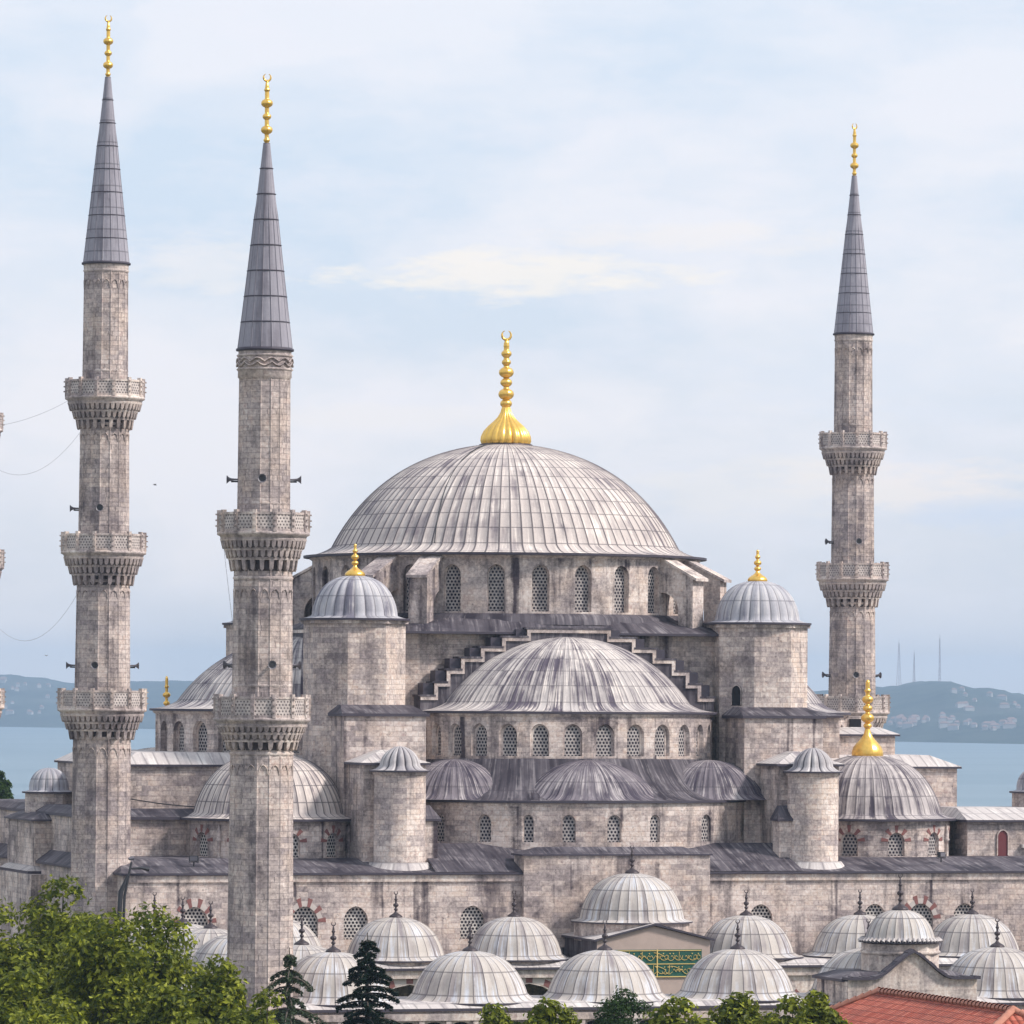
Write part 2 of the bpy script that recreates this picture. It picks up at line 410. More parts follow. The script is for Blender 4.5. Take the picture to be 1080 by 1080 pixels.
def ngon(c, R, n, rot=0.): return [(c[0] + R * sin(rot + 2 * pi * i / n), c[1] - R * cos(rot + 2 * pi * i / n)) for i in range(n)]
def prism(m, pts, z0, z1, mat, top=None):
    A = [(x, y, z0) for x, y in pts]; B = [(x, y, z1) for x, y in pts]; L = 0
    for i in range(len(pts)):
        j = (i + 1) % len(pts); l = hypot(pts[j][0] - pts[i][0], pts[j][1] - pts[i][1])
        m.face([A[i], A[j], B[j], B[i]], [(L, z0), (L + l, z0), (L + l, z1), (L, z1)], mat); L += l
    if top is not None: m.face(B, m=top)
def slope_roof(m, lo, hi, zl, zh, mat, fascia=.16, under=.25, cap=True):
    """lead roof from outline lo at zl to outline hi at zh with a dark lead edge"""
    A = [(x, y, zl) for x, y in lo]; B = [(x, y, zh) for x, y in hi]
    for i in range(len(A)):
        j = (i + 1) % len(A)
        if (Vector(A[i]) - Vector(A[j])).length < .01: continue
        m.face([A[i], A[j], B[j], B[i]], m=mat)
        m.face([(A[i][0], A[i][1], zl - fascia), (A[j][0], A[j][1], zl - fascia), A[j], A[i]], m=FASCIA)
    if cap: m.face(B, m=mat)
    m.face([(x, y, zl - fascia) for x, y in lo][::-1], m=FASCIA)
def rect(x0, x1, y0, y1): return [(x0, y0), (x1, y0), (x1, y1), (x0, y1)]
def R4(p, q):
    """rotate a point about the dome centre by q quarter turns"""
    x, y = p[0], p[1]
    for _ in range(q % 4): x, y = -y, x
    return (x, y) + tuple(p[2:])
# ------------------------------------------------------------------ the mosque
MQ = thing('mosque', 'grey stone mosque with one great central lead dome, half domes below and gold finials', 'mosque', (0, 0, 0))

# main dome ---------------------------------------------------------
m = MB(); dome(m, 12.75, 7.75, 35.95, 14.85, .62, (0, 0), LD_MAIN, 96, amp=.07, nr=30, wall=14.4, k=.04)
D0 = m.build('main_dome', MQ)
finial((0, 0, 43.7), 8.5, .56, D0, base=1.9, baseh=2.75, flute=20, bulbs=((.04, .8), (.16, 1.05), (.31, .8), (.44, 1.0), (.57, .62), (.68, .7), (.78, .4)))
m = MB(); m.tube([(sin(a) * r, -cos(a) * r, z) for a, r, z in [(radians(-40 - 10 * (1 - i / 12)), r_ + .05, z_ + .10) for i, (r_, z_) in enumerate([(p[0], p[1]) for p in cap_profile(12.75, 7.75, 35.95, 12)][::1])]], .045, BLACK, 5)
m.build('lightning_cable', D0)
# drum with 28 arched windows ----------------------------------------
DR = 14.2; mp = cyl((0, 0), DR); arc = 2 * pi * DR / 28
ops = []
for i in range(28):
    uc = (i + .5) * arc - pi * DR
    ops.append((uc, 1.28, 31.15, 34.5, .52))
m = MB(); strip(m, mp, -pi * DR, pi * DR, 30.3, 35.3, ops, .55, ST_UP)
drum = m.build('drum', MQ)
for i, o in enumerate(ops):
    if abs(o[0]) < pi * DR * .62: pane(mp, o, .42, LAT, 'window', drum, frame=.08)
m = MB(); lathe(m, [(DR + .22, 35.32), (DR + .22, 35.1), (DR, 34.95)], (0, 0), ST_TRIM, 56, um=DR, facets=112, smooth=False)
lathe(m, [(DR + .02, 31.0), (DR + .5, 30.75), (DR + .75, 30.2)], (0, 0), LD_DARK, 88, facets=112)
m.build('cornice', drum)
# shallow dark pilasters between the windows carry water stains
# flying buttresses round the drum ------------------------------------
def buttress(ang):
    m = MB(); W = .7
    def P(r, z, s): return (r * sin(ang) + s * cos(ang), -r * cos(ang) + s * sin(ang), z)
    ro = 17.0
    out = [(ro, 30.2), (ro, 33.6), (DR, 35.0), (DR, 33.6)]
    archp = [(DR + (16.9 - DR) * (1 - cos(pi / 2 * i / 8)) , 33.6 - 0 - 1.6 * 0 + 0) for i in range(0)]
    inner = []
    for i in range(9):
        a = pi / 2 * i / 8; inner.append((DR + 1.55 * sin(a), 31.3 + 1.35 * cos(a)))
    prof = [(ro, 30.2), (ro, 33.6), (DR, 35.0)] + inner + [(DR + 1.55, 30.2)]
    for s in (-W, W):
        q = [P(r, z, s) for r, z in prof]
        # fan the concave outline into convex pieces
        for i in range(3, len(prof) - 1):
            k = [P(ro - (ro - DR) * (i - 3) / (len(prof) - 4), 33.6 + 1.75 * (i - 3) / (len(prof) - 4), s)]
        top = lambda r: 33.6 + (ro - r) / (ro - DR) * 1.4
        for i in range(len(inner) - 1):
            (r0, z0), (r1, z1) = inner[i], inner[i + 1]
            m.face([P(r0, z0, s), P(r1, z1, s), P(r1, top(r1), s), P(r0, top(r0), s)], m=ST_UP)
        m.face([P(DR + 1.55, 29.4, s), P(ro, 29.4, s), P(ro, top(ro), s), P(DR + 1.55, top(DR + 1.55), s)], m=ST_UP)
    for i in range(len(inner) - 1):
        (r0, z0), (r1, z1) = inner[i], inner[i + 1]
        m.face([P(r0, z0, -W), P(r0, z0, W), P(r1, z1, W), P(r1, z1, -W)], m=ST_UP)
    m.face([P(DR + 1.55, 29.4, -W), P(DR + 1.55, 29.4, W), P(DR + 1.55, 31.3, W), P(DR + 1.55, 31.3, -W)], m=ST_UP)
    m.face([P(ro, 29.4, -W), P(ro, 29.4, W), P(ro, 33.6, W), P(ro, 33.6, -W)], m=ST_UP)
    o = m.build('buttress', drum)
    c = MB(); w2 = W + .1
    A = [P(ro + .35, 33.45, -w2), P(ro + .35, 33.45, w2), P(DR - .1, 35.08, w2), P(DR - .1, 35.08, -w2)]
    B = [(x, y, z + .2) for x, y, z in A]
    c.loft(A, B, ST_TRIM, True, False); c.face(B, m=ST_TRIM)
    return c.build('buttress_cap', drum)
for q in range(4):
    for a in (-52, -39, 38, 51):
        if a < 0 and q == 99: continue
    for a in (38, 52): buttress(radians(a + 90 * q))

# square base of the dome with its dark lead roof ------------------------
m = MB()
H = 15.4; lo = []; hi = []
hi = ngon((0, 0), 14.35, 32, pi / 32)
def sqp(a, h):
    s_, c_ = sin(a), -cos(a); k = h / max(abs(s_), abs(c_)); return (s_ * k, c_ * k)
lo = [sqp(pi / 32 + 2 * pi * i / 32, H) for i in range(32)]
# put true corners in
slope_roof(m, lo, hi, 29.65, 30.75, LD_DARK, cap=False)
prism(m, [(-14.2, -14.1), (14.2, -14.1), (14.2, 14.1), (-14.2, 14.1)], 20., 29.5, ST_HALL)
m.build('dome_base', MQ)

# the four great arches with stepped copings ----------------------------
STEPS = [(3.1, 29.95), (4.95, 29.35), (6.5, 28.6), (7.95, 27.85), (9.0, 27.0), (9.9, 26.1), (10.9, 25.15)]
for q in range(4):
    m = MB(); cp = MB(); tr = MB()
    prev = 0
    for i, (w, z) in enumerate(STEPS):
        for sgn in (-1, 1):
            xa, xb = sorted((sgn * prev, sgn * w))
            f = lambda x, y: R4((x, y), q)
            def bx(M, x0, x1, y0, y1, z0, z1, mt):
                a = R4((x0, y0), q); b = R4((x1, y1), q)
                M.box(min(a[0], b[0]), max(a[0], b[0]), min(a[1], b[1]), max(a[1], b[1]), z0, z1, mt)
            bx(m, xa, xb, -15.75, -14.0, 23.5, z - .02, LD_DARK)
            # pale coping: tread and riser strips standing proud of the dark face
            bx(cp, xa, xb, -15.87, -15.6, z - .34, z - .10, ST_TRIM)
            if i < len(STEPS) - 1:
                x0, x1 = sorted((sgn * w, sgn * (w - .26))); bx(cp, x0, x1, -15.872, -15.602, STEPS[i + 1][1] - .341, z - .341, ST_TRIM)
            # lead treads behind
            x0, x1 = sorted((sgn * max(prev - .1, 0), sgn * (w + .12))); bx(tr, x0, x1, -15.90, -13.2, z - .10, z + .04, LD_DARK)
            if i < len(STEPS) - 1:
                bx(tr, *sorted((sgn * w, sgn * (w + .75))), -15.55, -14.22, 23.6, z - .1, FASCIA)
        prev = w
    o = m.build('great_arch', MQ); cp.build('coping', o); tr.build('stepped_roof', o)

# half domes on the sides -------------------------------------------------
def half_dome(q, windows=True):
    SQ[0] = (-15.3, .5) if q == 0 else None
    phi = q * pi / 2; c = R4((0, -15.3), q)
    a0, a1 = phi - radians(92), phi + radians(92)
    m = MB(); dome(m, 9.1, 4.75, 24.62, 11.15, .55, c, LD_SEMI, 52, a0, a1, amp=.05, nr=24, wall=10.75, k=.0)
    d = m.build('half_dome', MQ)
    R = 10.7; mp = cyl(c, R, phi); arc = pi * R / 14
    ops = [((i - 6.5) * arc, 1.42, 20.95, 23.2, .5) for i in range(14)]
    m = MB(); strip(m, mp, -pi * R / 2 - .4, pi * R / 2 + .4, 20.3 if q == 0 else 19.5, 24.0, ops, .6, ST_HALL)
    dr = m.build('half_dome_drum', MQ)
    for o in ops: pane(mp, o, .45, LAT, 'window', dr, frame=.13)
    m = MB(); lathe(m, [(R + .2, 24.0), (R + .2, 23.8), (R, 23.66)], c, ST_TRIM, 30, a0, a1, um=R, facets=60, smooth=False)
    m.build('cornice', dr)
for q in (0, 1, 2, 3):
    half_dome(q)
SQ[0] = None

# small gilded finial of the far side dome, seen beside the left half dome
# exedrae in front of the main half dome --------------------------------
SQ[0] = (-15.3, .72); RW = 13.3; mp = cyl((0, -15.3), RW, 0.)
WA = [(-72, 1.), (-55.2, 1.05), (-38.3, 1.05), (-24.2, .8), (-11.8, 1.), (2.3, 1.05), (15.8, .8), (36.4, 1.05), (61., 1.05)]
ops = [(radians(a_) * RW, w_, 15.05, 16.95, .5) for a_, w_ in WA]
m = MB(); strip(m, mp, -pi * RW * .5, pi * RW * .5, 12.5, 17.75, ops, .38, ST_HALL, du=.8)
ew = m.build('exedra_wall', MQ)
for o in ops: pane(mp, o, .26, LAT, 'window', ew, frame=.06)
m = MB(); lathe(m, [(13.35, 17.74), (13.35, 17.6), (13.3, 17.5)], (0, -15.3), ST_TRIM, 40, -pi / 2, pi / 2, um=13.3, facets=80, smooth=False)
lathe(m, [(13.6, 17.9), (13.6, 17.76), (13.3, 17.74)], (0, -15.3), FASCIA, 40, -pi / 2, pi / 2, facets=80, smooth=False)
m.build('cornice', ew)
m = MB(); rows = []; NR = 80
for k in range(7):
    t = k / 6; row = []
    for i in range(NR + 1):
        a = -pi / 2 + pi * i / NR; xo, yo = 13.6 * sin(a), -15.3 - 13.6 * .72 * cos(a); xi, yi = 10.6 * sin(a), -15.3 - 10.6 * .5 * cos(a)
        row.append((xi + (xo - xi) * t, yi + (yo - yi) * t, 20.85 - 2.95 * (1 - (1 - t) ** 2.3)))
    rows.append(row)
m.grid(rows, lambda i, j: (j * .55, i * .9), LD_DARK, True)
m.build('exedra_roof', MQ)
for cx, cy, R_, Rs_, sq, a_ in ((-.1, -20.9, 4.9, 6.1, .68, 95), (-9.3, -18.9, 4.2, 5.4, .62, 95), (9.5, -18.9, 4.2, 5.4, .62, 95)):
    SQ[0] = (cy, sq); m = MB()
    prof = cap_profile(R_, 2.35, 18.35, 14, k=0) + [(R_ + (Rs_ - R_) * t, 18.35 - .42 * (1 - (1 - t) ** 1.8)) for t in (.2, .4, .6, .8, 1.)]
    lathe(m, prof, (cx, cy), LD_EXED, 30, radians(-a_), radians(a_), .05); m.build('exedra_dome', MQ)
SQ[0] = None

# corner weight towers -----------------------------------------------------
def tower(x, y, win=False):
    m = MB(); P = ngon((x, y), 3.62, 8, pi / 8)
    prism(m, P, 19., 30.35, ST_TOWER)
    o = m.build('weight_tower', MQ)
    m = MB(); prism(m, ngon((x, y), 3.82, 8, pi / 8), 30.12, 30.36, ST_TRIM)
    m.build('cornice', o)
    m = MB(); dome(m, 3.05, 2.85, 30.7, 3.9, .2, (x, y), LD_TUR, 24, amp=.045, kind='gore', nr=14, wall=3.5, fd=.14, k=.1)
    lathe(m, [(3.9, 30.36), (3.6, 30.37)], (x, y), FASCIA, 8)
    m.build('tower_dome', o)
    finial((x, y, 33.5), 2.25, .28, o, base=.72, baseh=.75, cres=False, bulbs=((.10, .9), (.38, 1.0), (.66, .7), (.9, .3)))
    if win:
        m = MB(); mp = flat(x - 3.62 * sin(pi / 8), y - 3.62 * cos(pi / 8) - .01)
        q = 3.345; mpo = flat(x - q * sin(pi / 4) , y - q * cos(pi / 4), cos(pi / 4), -sin(pi / 4))
        pane(mpo, (0., .85, 24.55, 26.05, .5), -.03, DARK, 'opening', o, frame=.07)
    return o
for sx in (-1, 1):
    for sy in (-1, 1): tower(sx * 15.0 + (1.1 if sx < 0 < sy else 0) + .3 * (sy < 0) * -1, sy * 14.2, sx > 0 and sy < 0)

# piers stepping down beside the half domes --------------------------------
def pier_roof(m, x0, x1, y0, y1, zl, zh, mat=LD_DARK, inset=1.2, o=.28):
    slope_roof(m, rect(x0 - o, x1 + o, y0 - o, y1 + o), rect(x0 + inset, x1 - inset, y0 + inset, y1 - inset), zl, zh, mat)
for sx in (-1, 1):
    X = lambda a, b: (min(sx * a, sx * b), max(sx * a, sx * b))
    m = MB()
    a, b = X(11.7, 17.6); m.box(a, b, -20.1, -10, 12.5, 23.7, ST_HALL, bot=False)
    o = m.build('pier', MQ)
    m = MB(); slope_roof(m, rect(a - .2, b + .2, -20.3, -9), rect(a + .4, b - .4, -17.6, -10), 23.86, 24.45, LD_DARK, fascia=.2)
    m.build('pier_roof', o)
    m = MB(); a, b = X(12.9, 17.3); m.box(a, b, -24.2, -20.1, 12.5, 20.35, ST_HALL, bot=False)
    o2 = m.build('pier', MQ)
    m = MB(); slope_roof(m, rect(a - .3, b + .3, -24.5, -20.1), [(a + 1.9, -21.6), (b - 1.9, -21.6), (b - 1.9, -20.1), (a + 1.9, -20.1)], 20.5, 21.35, LD_LIGHT)
    m.build('pier_roof', o2)
    m = MB(); a, b = X(12.4, 16.0); m.box(a, b, -25.6, -24.2, 12.5, 16.6, ST_HALL, bot=False)
    slope_roof(m, rect(a - .2, b + .2, -25.8, -24.2), rect(a + .3, b - .3, -24.6, -24.2), 16.7, 17.6, LD_DARK)
    m.build('pier', MQ)
    # round stair turret
    c = (sx * 15.0, -25.2)
    m = MB(); lathe(m, [(1.78, 19.95), (1.78, 13.4), (2.0, 13.1), (2.1, 12.6)], c, ST_TOWER, 16, um=1.78, facets=28, smooth=True)
    o = m.build('stair_turret', MQ)
    m = MB(); dome(m, 1.42, 1.3, 20.35, 2.1, .34, c, LD_RIB, 14, amp=.12, kind='gore', nr=10, wall=1.75, fd=.11, k=-.06)
    m.build('turret_dome', o)
    m = MB(); lathe(m, [(1.9, 19.95), (1.9, 19.75), (1.78, 19.65)], c, ST_TRIM, 16, um=1.8)
    m.build('moulding', o); m = MB(); lathe(m, [(2.0, 13.75), (2.35, 13.3), (2.9, 12.9)], c, LD_LIGHT, 14)
    m.build('moulding', o)

# corner domes -----------------------------------------------------------
for sx in (-1, 1):
    for sy in (-1, 1):
        c = (sx * 22.1 + .15, sy * 16.9 + .2)
        m = MB(); dome(m, 5.3, 4.15, 16.95, 6.35, .35, c, LD_CORN if sx > 0 else LD_MAIN, 48, amp=.05, nr=18, wall=5.95, k=.09)
        d = m.build('corner_dome', MQ)
        if sy < 0 and sx > 0 or sy > 0 and sx < 0:
            finial((c[0] + (.5 if sx < 0 else 0), c[1], 20.95), 5.5, .44 if sx > 0 else .32, d, base=1.15 if sx > 0 else .8, baseh=2., flute=0, cres=False, bulbs=((.06, .7), (.22, 1.1), (.42, .8), (.60, .95), (.78, .55), (.92, .3)))
        R = 5.9; mp = cyl(c, R, 0.)
        ops = [(radians(w) * R, 1.25, 14.0, 15.65, .5) for w in (-67, -33, 0, 33, 67)]
        m = MB(); strip(m, mp, -pi * R, pi * R, 12.0, 16.5, ops if sy < 0 else [], .35, ST_HALL, du=.8)
        dr = m.build('corner_drum', MQ)
        if sy < 0:
            for o in ops:
                w = pane(mp, o, .25, LAT_B if sx < 0 else LAT, 'window', dr, frame=.07)
                voussoirs(mp, o, 'arch_stones', w, n=9, th=.30, alt=.22, white=ST_TRIM)
            for a in (-50, 50):
                m = MB(); aa = radians(a); lathe(m, [(.02, 16.2), (.16, 15.7), (.16, 15.2), (.24, 15.1), (.12, 15.0), (.12, 13.9)], (c[0] + 6.0 * sin(aa), c[1] - 6.0 * cos(aa)), ST_TRIM, 6)
                m.build('colonnette', dr)

# body of the prayer hall ------------------------------------------------
# level A: main wall up to the first lead roof
FW = -28.0
m = MB(); mp = flat(0, FW)
WX = [(-30.0, 1), (-22.4, 1), (-18.8, 0), (-10.6, 0), (10.2, 0), (18.6, 0), (22.0, 1), (25.3, 0)]
ops = [(x, 1.9 if r_ else 1.7, 8.6, 10.85, .55) for x, r_ in WX]
strip(m, mp, -34.8, 34.8, 0., 12.95, ops, .4, ST_HALL, du=4)
m.box(-34.8, -34.3, FW + .01, 27.5, 0, 12.95, ST_HALL); m.box(34.3, 34.8, FW + .01, 27.5, 0, 12.95, ST_HALL); m.box(-34.2, 34.2, 27.4, 27.8, 0, 12.95, ST_HALL)
hall = m.build('hall_wall', MQ)
for i, o in enumerate(ops):
    w = pane(mp, o, .28, LAT_B, 'window', hall, frame=.0)
    if WX[i][1]: voussoirs(mp, o, 'arch_stones', w, n=11, th=.36, alt=.2)
m = MB(); m.box(-34.95, 34.95, FW - .13, FW + .02, 12.5, 12.94, ST_TRIM); m.build('cornice', hall)
m = MB()
slope_roof(m, rect(-35.1, 35.1, FW - .3, 27.9), rect(-34, 34, -22.9, 24), 13.12, 13.92, LD_DARK, fascia=.15, cap=True)
m.face([(-13.3, FW - .28, 13.16), (13.3, FW - .28, 13.16), (12.9, -22.6, 14.95), (-12.9, -22.6, 14.95)], m=LD_DARK)
for s_ in (-1, 1): m.face([(s_ * 13.3, FW - .28, 13.1), (s_ * 12.9, -22.6, 14.95), (s_ * 12.9, -22.6, 13.1)], m=LD_DARK)
m.build('hall_roof', MQ)
# raised middle of the front
m = MB(); m.box(-7.1, 6.3, -28.5, -26.2, 12., 14.25, ST_HALL, bot=False); m.box(-7.1, 6.3, -28.5, -28.02, 8., 12., ST_HALL, bot=False, top=False)
o = m.build('raised_front', MQ)
m = MB(); slope_roof(m, rect(-7.25, 6.45, -28.62, -25.9), rect(-5.6, 4.8, -27.0, -26.6), 14.35, 14.8, LD_DARK, fascia=.11)
m.build('roof', o)
# level B: side galleries
for sx in (-1, 1):
    X = lambda a, b: (min(sx * a, sx * b), max(sx * a, sx * b))
    m = MB(); a, b = X(17.5, 34.0); m.box(a, b, -16.4, 24, 12.5, 16.5, ST_HALL, bot=False)
    o = m.build('gallery_block', MQ)
    m = MB(); slope_roof(m, rect(a - .2, b + .2, -16.7, 24.2), rect(a + .5, b - 1.5, -14, 22), 16.62, 17.1, LD_DARK if sx < 0 else LD_LIGHT, fascia=.2)
    m.build('roof', o)
    m = MB(); a, b = X(16.5, 31.2); m.box(a, b, -11.5, 10.5, 16, 20.05, ST_TOWER, bot=False)
    o = m.build('gallery_block', MQ)
    m = MB(); slope_roof(m, rect(a - .2, b + .25, -11.8, 10.8), rect(a + 1.2, b - 1.6, -10, 9), 20.18, 21.0, LD_LIGHT, fascia=.15)
    m.build('roof', o)
# upper block on the right with its small lead ledge
m = MB(); m.box(14, 22.4, -10.5, 8, 19, 23.75, ST_TOWER); m.box(22.4, 27.6, -8.2, 6, 19, 22.4, ST_TOWER)
for x in (24.0, 25.5): m.box(x, x + .9, -4.3, -4., 22.5, 23.6, DARK)
m.box(22.3, 27.4, -4.2, 4, 22.4, 23.8, ST_TOWER)
o = m.build('upper_block', MQ)
m = MB(); slope_roof(m, rect(22.0, 27.9, -8.5, -4.2), rect(22.5, 27.4, -5.5, -4.21), 22.5, 23.0, LD_LIGHT, fascia=.14)
slope_roof(m, rect(13.6, 22.6, -10.8, 8), rect(15, 21, -8, 7), 23.85, 24.3, LD_DARK, fascia=.14)
m.build('roof', o)
# wall to the right of the right corner dome, with a small red door
m = MB(); m.box(28.5, 38.5, -20.4, -12, 12.2, 16.35, ST_HALL); o = m.build('side_wall', MQ)
m = MB(); slope_roof(m, rect(28.3, 38.8, -20.8, -12), rect(29, 38, -17, -13), 16.5, 17.3, LD_LIGHT); m.build('roof', o)
mpd = flat(0, -20.42)
d = pane(mpd, (31.2, .95, 13.9, 15.85, .5), .0, REDWOOD, 'door', o, frame=.1)
m = MB(); m.box(32.6, 33.6, -20.75, -20.42, 14.5, 14.75, LD_LIGHT); m.build('wall_box', o)
# small domed turret on the far left and one on the right edge
def gal_turret(x, y, z=17.95, lo=16.0):
    m = MB(); prism(m, ngon((x, y), 1.75, 8, pi / 8), lo, z, ST_TOWER)
    o = m.build('gallery_turret', MQ)
    m = MB(); dome(m, 1.45, 1.6, z + .15, 1.95, .12, (x, y), LD_TUR, 16, amp=.10, kind='gore', nr=9, wall=1.7, fd=.12); m.build('turret_dome', o)
gal_turret(-33.0, 5.0); gal_turret(36.4, -14.0, 18.4, 16.4)
m = MB(); m.box(-35.2, -30.5, -.5, 9, 12.2, 15.95, ST_HALL); m.box(-34.9, -31., .1, 9, 15.95, 16.3, ST_HALL)
o = m.build('gallery_block', MQ)
m = MB(); slope_roof(m, rect(-35.5, -30.2, -.8, 9), rect(-34.5, -31, .5, 8), 16.08, 16.5, LD_DARK, fascia=.12)
slope_roof(m, rect(-35.8, -30, -1.1, 9), rect(-35.2, -30.5, -.5, 8.5), 12.4, 12.75, LD_LIGHT, fascia=.25)
m.build('roof', o)
m = MB(); m.box(-35.9, -34.81, -3, 12, 0, 12.2, ST_HALL); m.build('outbuilding_wall', MQ); m = MB(); m.box(-52, -37., 20, 30, 0, 15., ST_HALL); m.build('outbuilding_wall', MQ)
m = MB(); slope_roof(m, rect(-53, -36.7, 19.6, 31), rect(-51, -37.5, 22, 30), 15.1, 16.2, LD_LIGHT); m.build('roof', MQ)
# ------------------------------------------------------------------ minarets
def loudspeaker(parent, x, y, z, ang):
    """horn loudspeaker pointing outwards along ang"""
    m = MB(); d = (sin(ang), -cos(ang)); r0 = 0
    pts = [(x + d[0] * t, y + d[1] * t, z + .0) for t in (-.2, .1, .3, .4, .52, .55)]
    m.tube(pts, [.05, .06, .08, .12, .22, .26], GREY, 10)
    m.tube([(x - d[0] * .3, y - d[1] * .3, z - .12), (x + d[0] * .3, y + d[1] * .3, z - .12)], .05, BLACK, 5)
    c = Vector(pts[-1]); s = Vector((-d[1], d[0], 0))
    m.face([tuple(c + s * .22 * cos(2 * pi * k / 10) + Vector((0, 0, .22 * sin(2 * pi * k / 10))) - Vector((d[0], d[1], 0)) * .06) for k in range(10)], m=BLACK)
    return m.build('loudspeaker', parent)
def minaret(name, stages, spire, fin, bals, frieze=False, nf=16, speakers=()):
    """stages [(z0,z1,r0,r1)], spire (z0,z1,r0,r1), fin (z,h,r), bals [(ztop,parapet,corbel,R,rshaft)]"""
    root = thing(name, '', 'minaret')
    for z0, z1, r0, r1 in stages:
        m = MB(); k = max(2, int((z1 - z0) / 3)); prof = []
        # shallow fluting: alternating wide faces and thin rolls at the corners
        rows = []; L = 2 * pi * r0
        for i in range(k + 1):
            t = i / k; r = r1 + (r0 - r1) * t; z = z1 + (z0 - z1) * t; row = []
            for j in range(nf):
                for f, e in ((0., .05), (.10, .0), (.90, .0)):
                    a = 2 * pi * (j + f) / nf; row.append((( r + e) * sin(a), -(r + e) * cos(a), z))
            row.append(row[0]); rows.append(row)
        n3 = nf * 3
        m.grid(rows, lambda i, j, n3=n3, L=L, z0=z0, z1=z1, k=k: (L * j / n3, z1 + (z0 - z1) * i / k), ST_MIN, False)
        for zz in (z1 - .5, z0 + .9): lathe(m, [(r1 + .04, zz + .1), (r1 + .1, zz), (r1 + .04, zz - .1)], (0, 0), ST_TRIM, nf)
        if z1 - z0 > 5:
            # blind pointed arcade under the balcony
            for j in range(nf):
                a = 2 * pi * (j + .5) / nf; w = pi * r1 / nf * .82; pts = []
                for i in range(9):
                    t = -1 + 2 * i / 8; u = t * w; rr = r1 + .03; aa = a + u / rr
                    pts.append((rr * sin(aa), -rr * cos(aa), z1 - 1.7 + .55 * (1 - abs(t) ** 1.8) ** .6))
                m.tube(pts, .035, ST_TRIM, 4)
        o = m.build('shaft', root)
    for zt, ph, ch, R, rs in bals:
        m = MB(); zf = zt - ph                       # corbelled muqarnas tiers
        nt_ = 4 if ch > 1.9 else 3
        lathe(m, [(rs, zf + .12), (R + .02, zf + .12), (R + .08, zf + .06), (R + .08, zf - .06), (R - .08, zf - .14), (R - .14, zf - .3)], (0, 0), ST_TRIM, 32, um=R)
        nt_ = 3; zt0 = zf - .3; ths = [.30, .30, .40]; cs_ = [0, .30, .60, 1.]; tall = ch - .3
        for t in range(nt_):
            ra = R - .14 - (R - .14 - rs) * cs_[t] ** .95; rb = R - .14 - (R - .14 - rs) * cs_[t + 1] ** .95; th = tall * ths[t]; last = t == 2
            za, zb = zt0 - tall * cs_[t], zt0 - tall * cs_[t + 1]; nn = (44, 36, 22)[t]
            lathe(m, [(ra, za), (ra, za - .13), (rb + .02, za - .16), (max(rb - .12, rs - .02), zb)], (0, 0), SOOT_SHADE if last else ST_CARVE, nn, um=ra)
            lathe(m, [(ra + .03, za + .03), (ra + .05, za - .04), (ra + .02, za - .12)], (0, 0), ST_TRIM, nn, um=ra)
            for j in range(nn):
                a = 2 * pi * (j + .5 * (t % 2)) / nn; hw = pi / nn * (.74, .70, .48)[t]
                def P(r, aa, z): return (r * sin(aa), -r * cos(aa), z)
                A = [P(ra + .02, a - hw, za - .10), P(ra + .02, a + hw, za - .10), P(rb - .1, a + hw * .9, za - .1), P(rb - .1, a - hw * .9, za - .1)]
                B = [P(ra - .06, a - hw * .85, zb + .12), P(ra - .06, a + hw * .85, zb + .12), P(rb - .1, a + hw * .5, zb + .04), P(rb - .1, a - hw * .5, zb + .04)]
                m.loft(B, A, ST_CARVE, True, False)
                Cc = P(ra - .1, a, zb - .02); 
                m.face([B[0], B[1], Cc], m=ST_CARVE); m.face([B[1], B[2], Cc], m=ST_CARVE); m.face([B[3], B[0], Cc], m=ST_CARVE)
        o = m.build('balcony', root)
        m = MB(); ns = 14                                 # parapet: pierced slabs between posts
        pr = ngon((0, 0), R, ns); pi_ = ngon((0, 0), R - .14, ns)
        for j in range(ns):
            a, b = pr[j], pr[(j + 1) % ns]; c, d = pi_[j], pi_[(j + 1) % ns]; L = hypot(b[0] - a[0], b[1] - a[1])
            z0, z1 = zf + .12, zt - .1
            m.face([a + (z0,), b + (z0,), b + (z1,), a + (z1,)], [(0.05, 0), (L + .05, 0), (L + .05, z1 - z0), (.05, z1 - z0)], LAT_P)
            m.face([d + (z0,), c + (z0,), c + (z1,), d + (z1,)], [(0, 0), (L, 0), (L, z1 - z0), (0, z1 - z0)], LAT_P)
            m.face([a + (z1,), b + (z1,), d + (z1,), c + (z1,)], m=ST_TRIM)
            an = 2 * pi * j / ns; m.box(-.11, .11, -R - .09, -R + .16, zf + .1, zt + .06, ST_TRIM, rot=(0, 0, an))
            for q in range(3):
                zz = zf + .4 + q * (ph - .5) / 2.4; m.box(-.06, .06, -R - .18, -R, zz, zz + .09, ST_CARVE, rot=(0, 0, an))
            # frame rails standing proud of the slab
            for zz, hh in ((z1 - .12, .14), (z0, .14)):
                k = 1 + .04 / R
                m.face([(a[0] * k, a[1] * k, zz), (b[0] * k, b[1] * k, zz), (b[0] * k, b[1] * k, zz + hh), (a[0] * k, a[1] * k, zz + hh)], m=ST_TRIM)
                m.face([(a[0], a[1], zz + hh), (a[0] * k, a[1] * k, zz + hh), (b[0] * k, b[1] * k, zz + hh), (b[0], b[1], zz + hh)], m=ST_TRIM)
        m.build('parapet', o)
        m = MB(); m.box(-.35, .35, -rs - .5, -rs + .3, zf + .3, zf + 2.1, DARK, rot=(0, 0, pi)); m.build('doorway', o)
    z0, z1, r0, r1 = spire
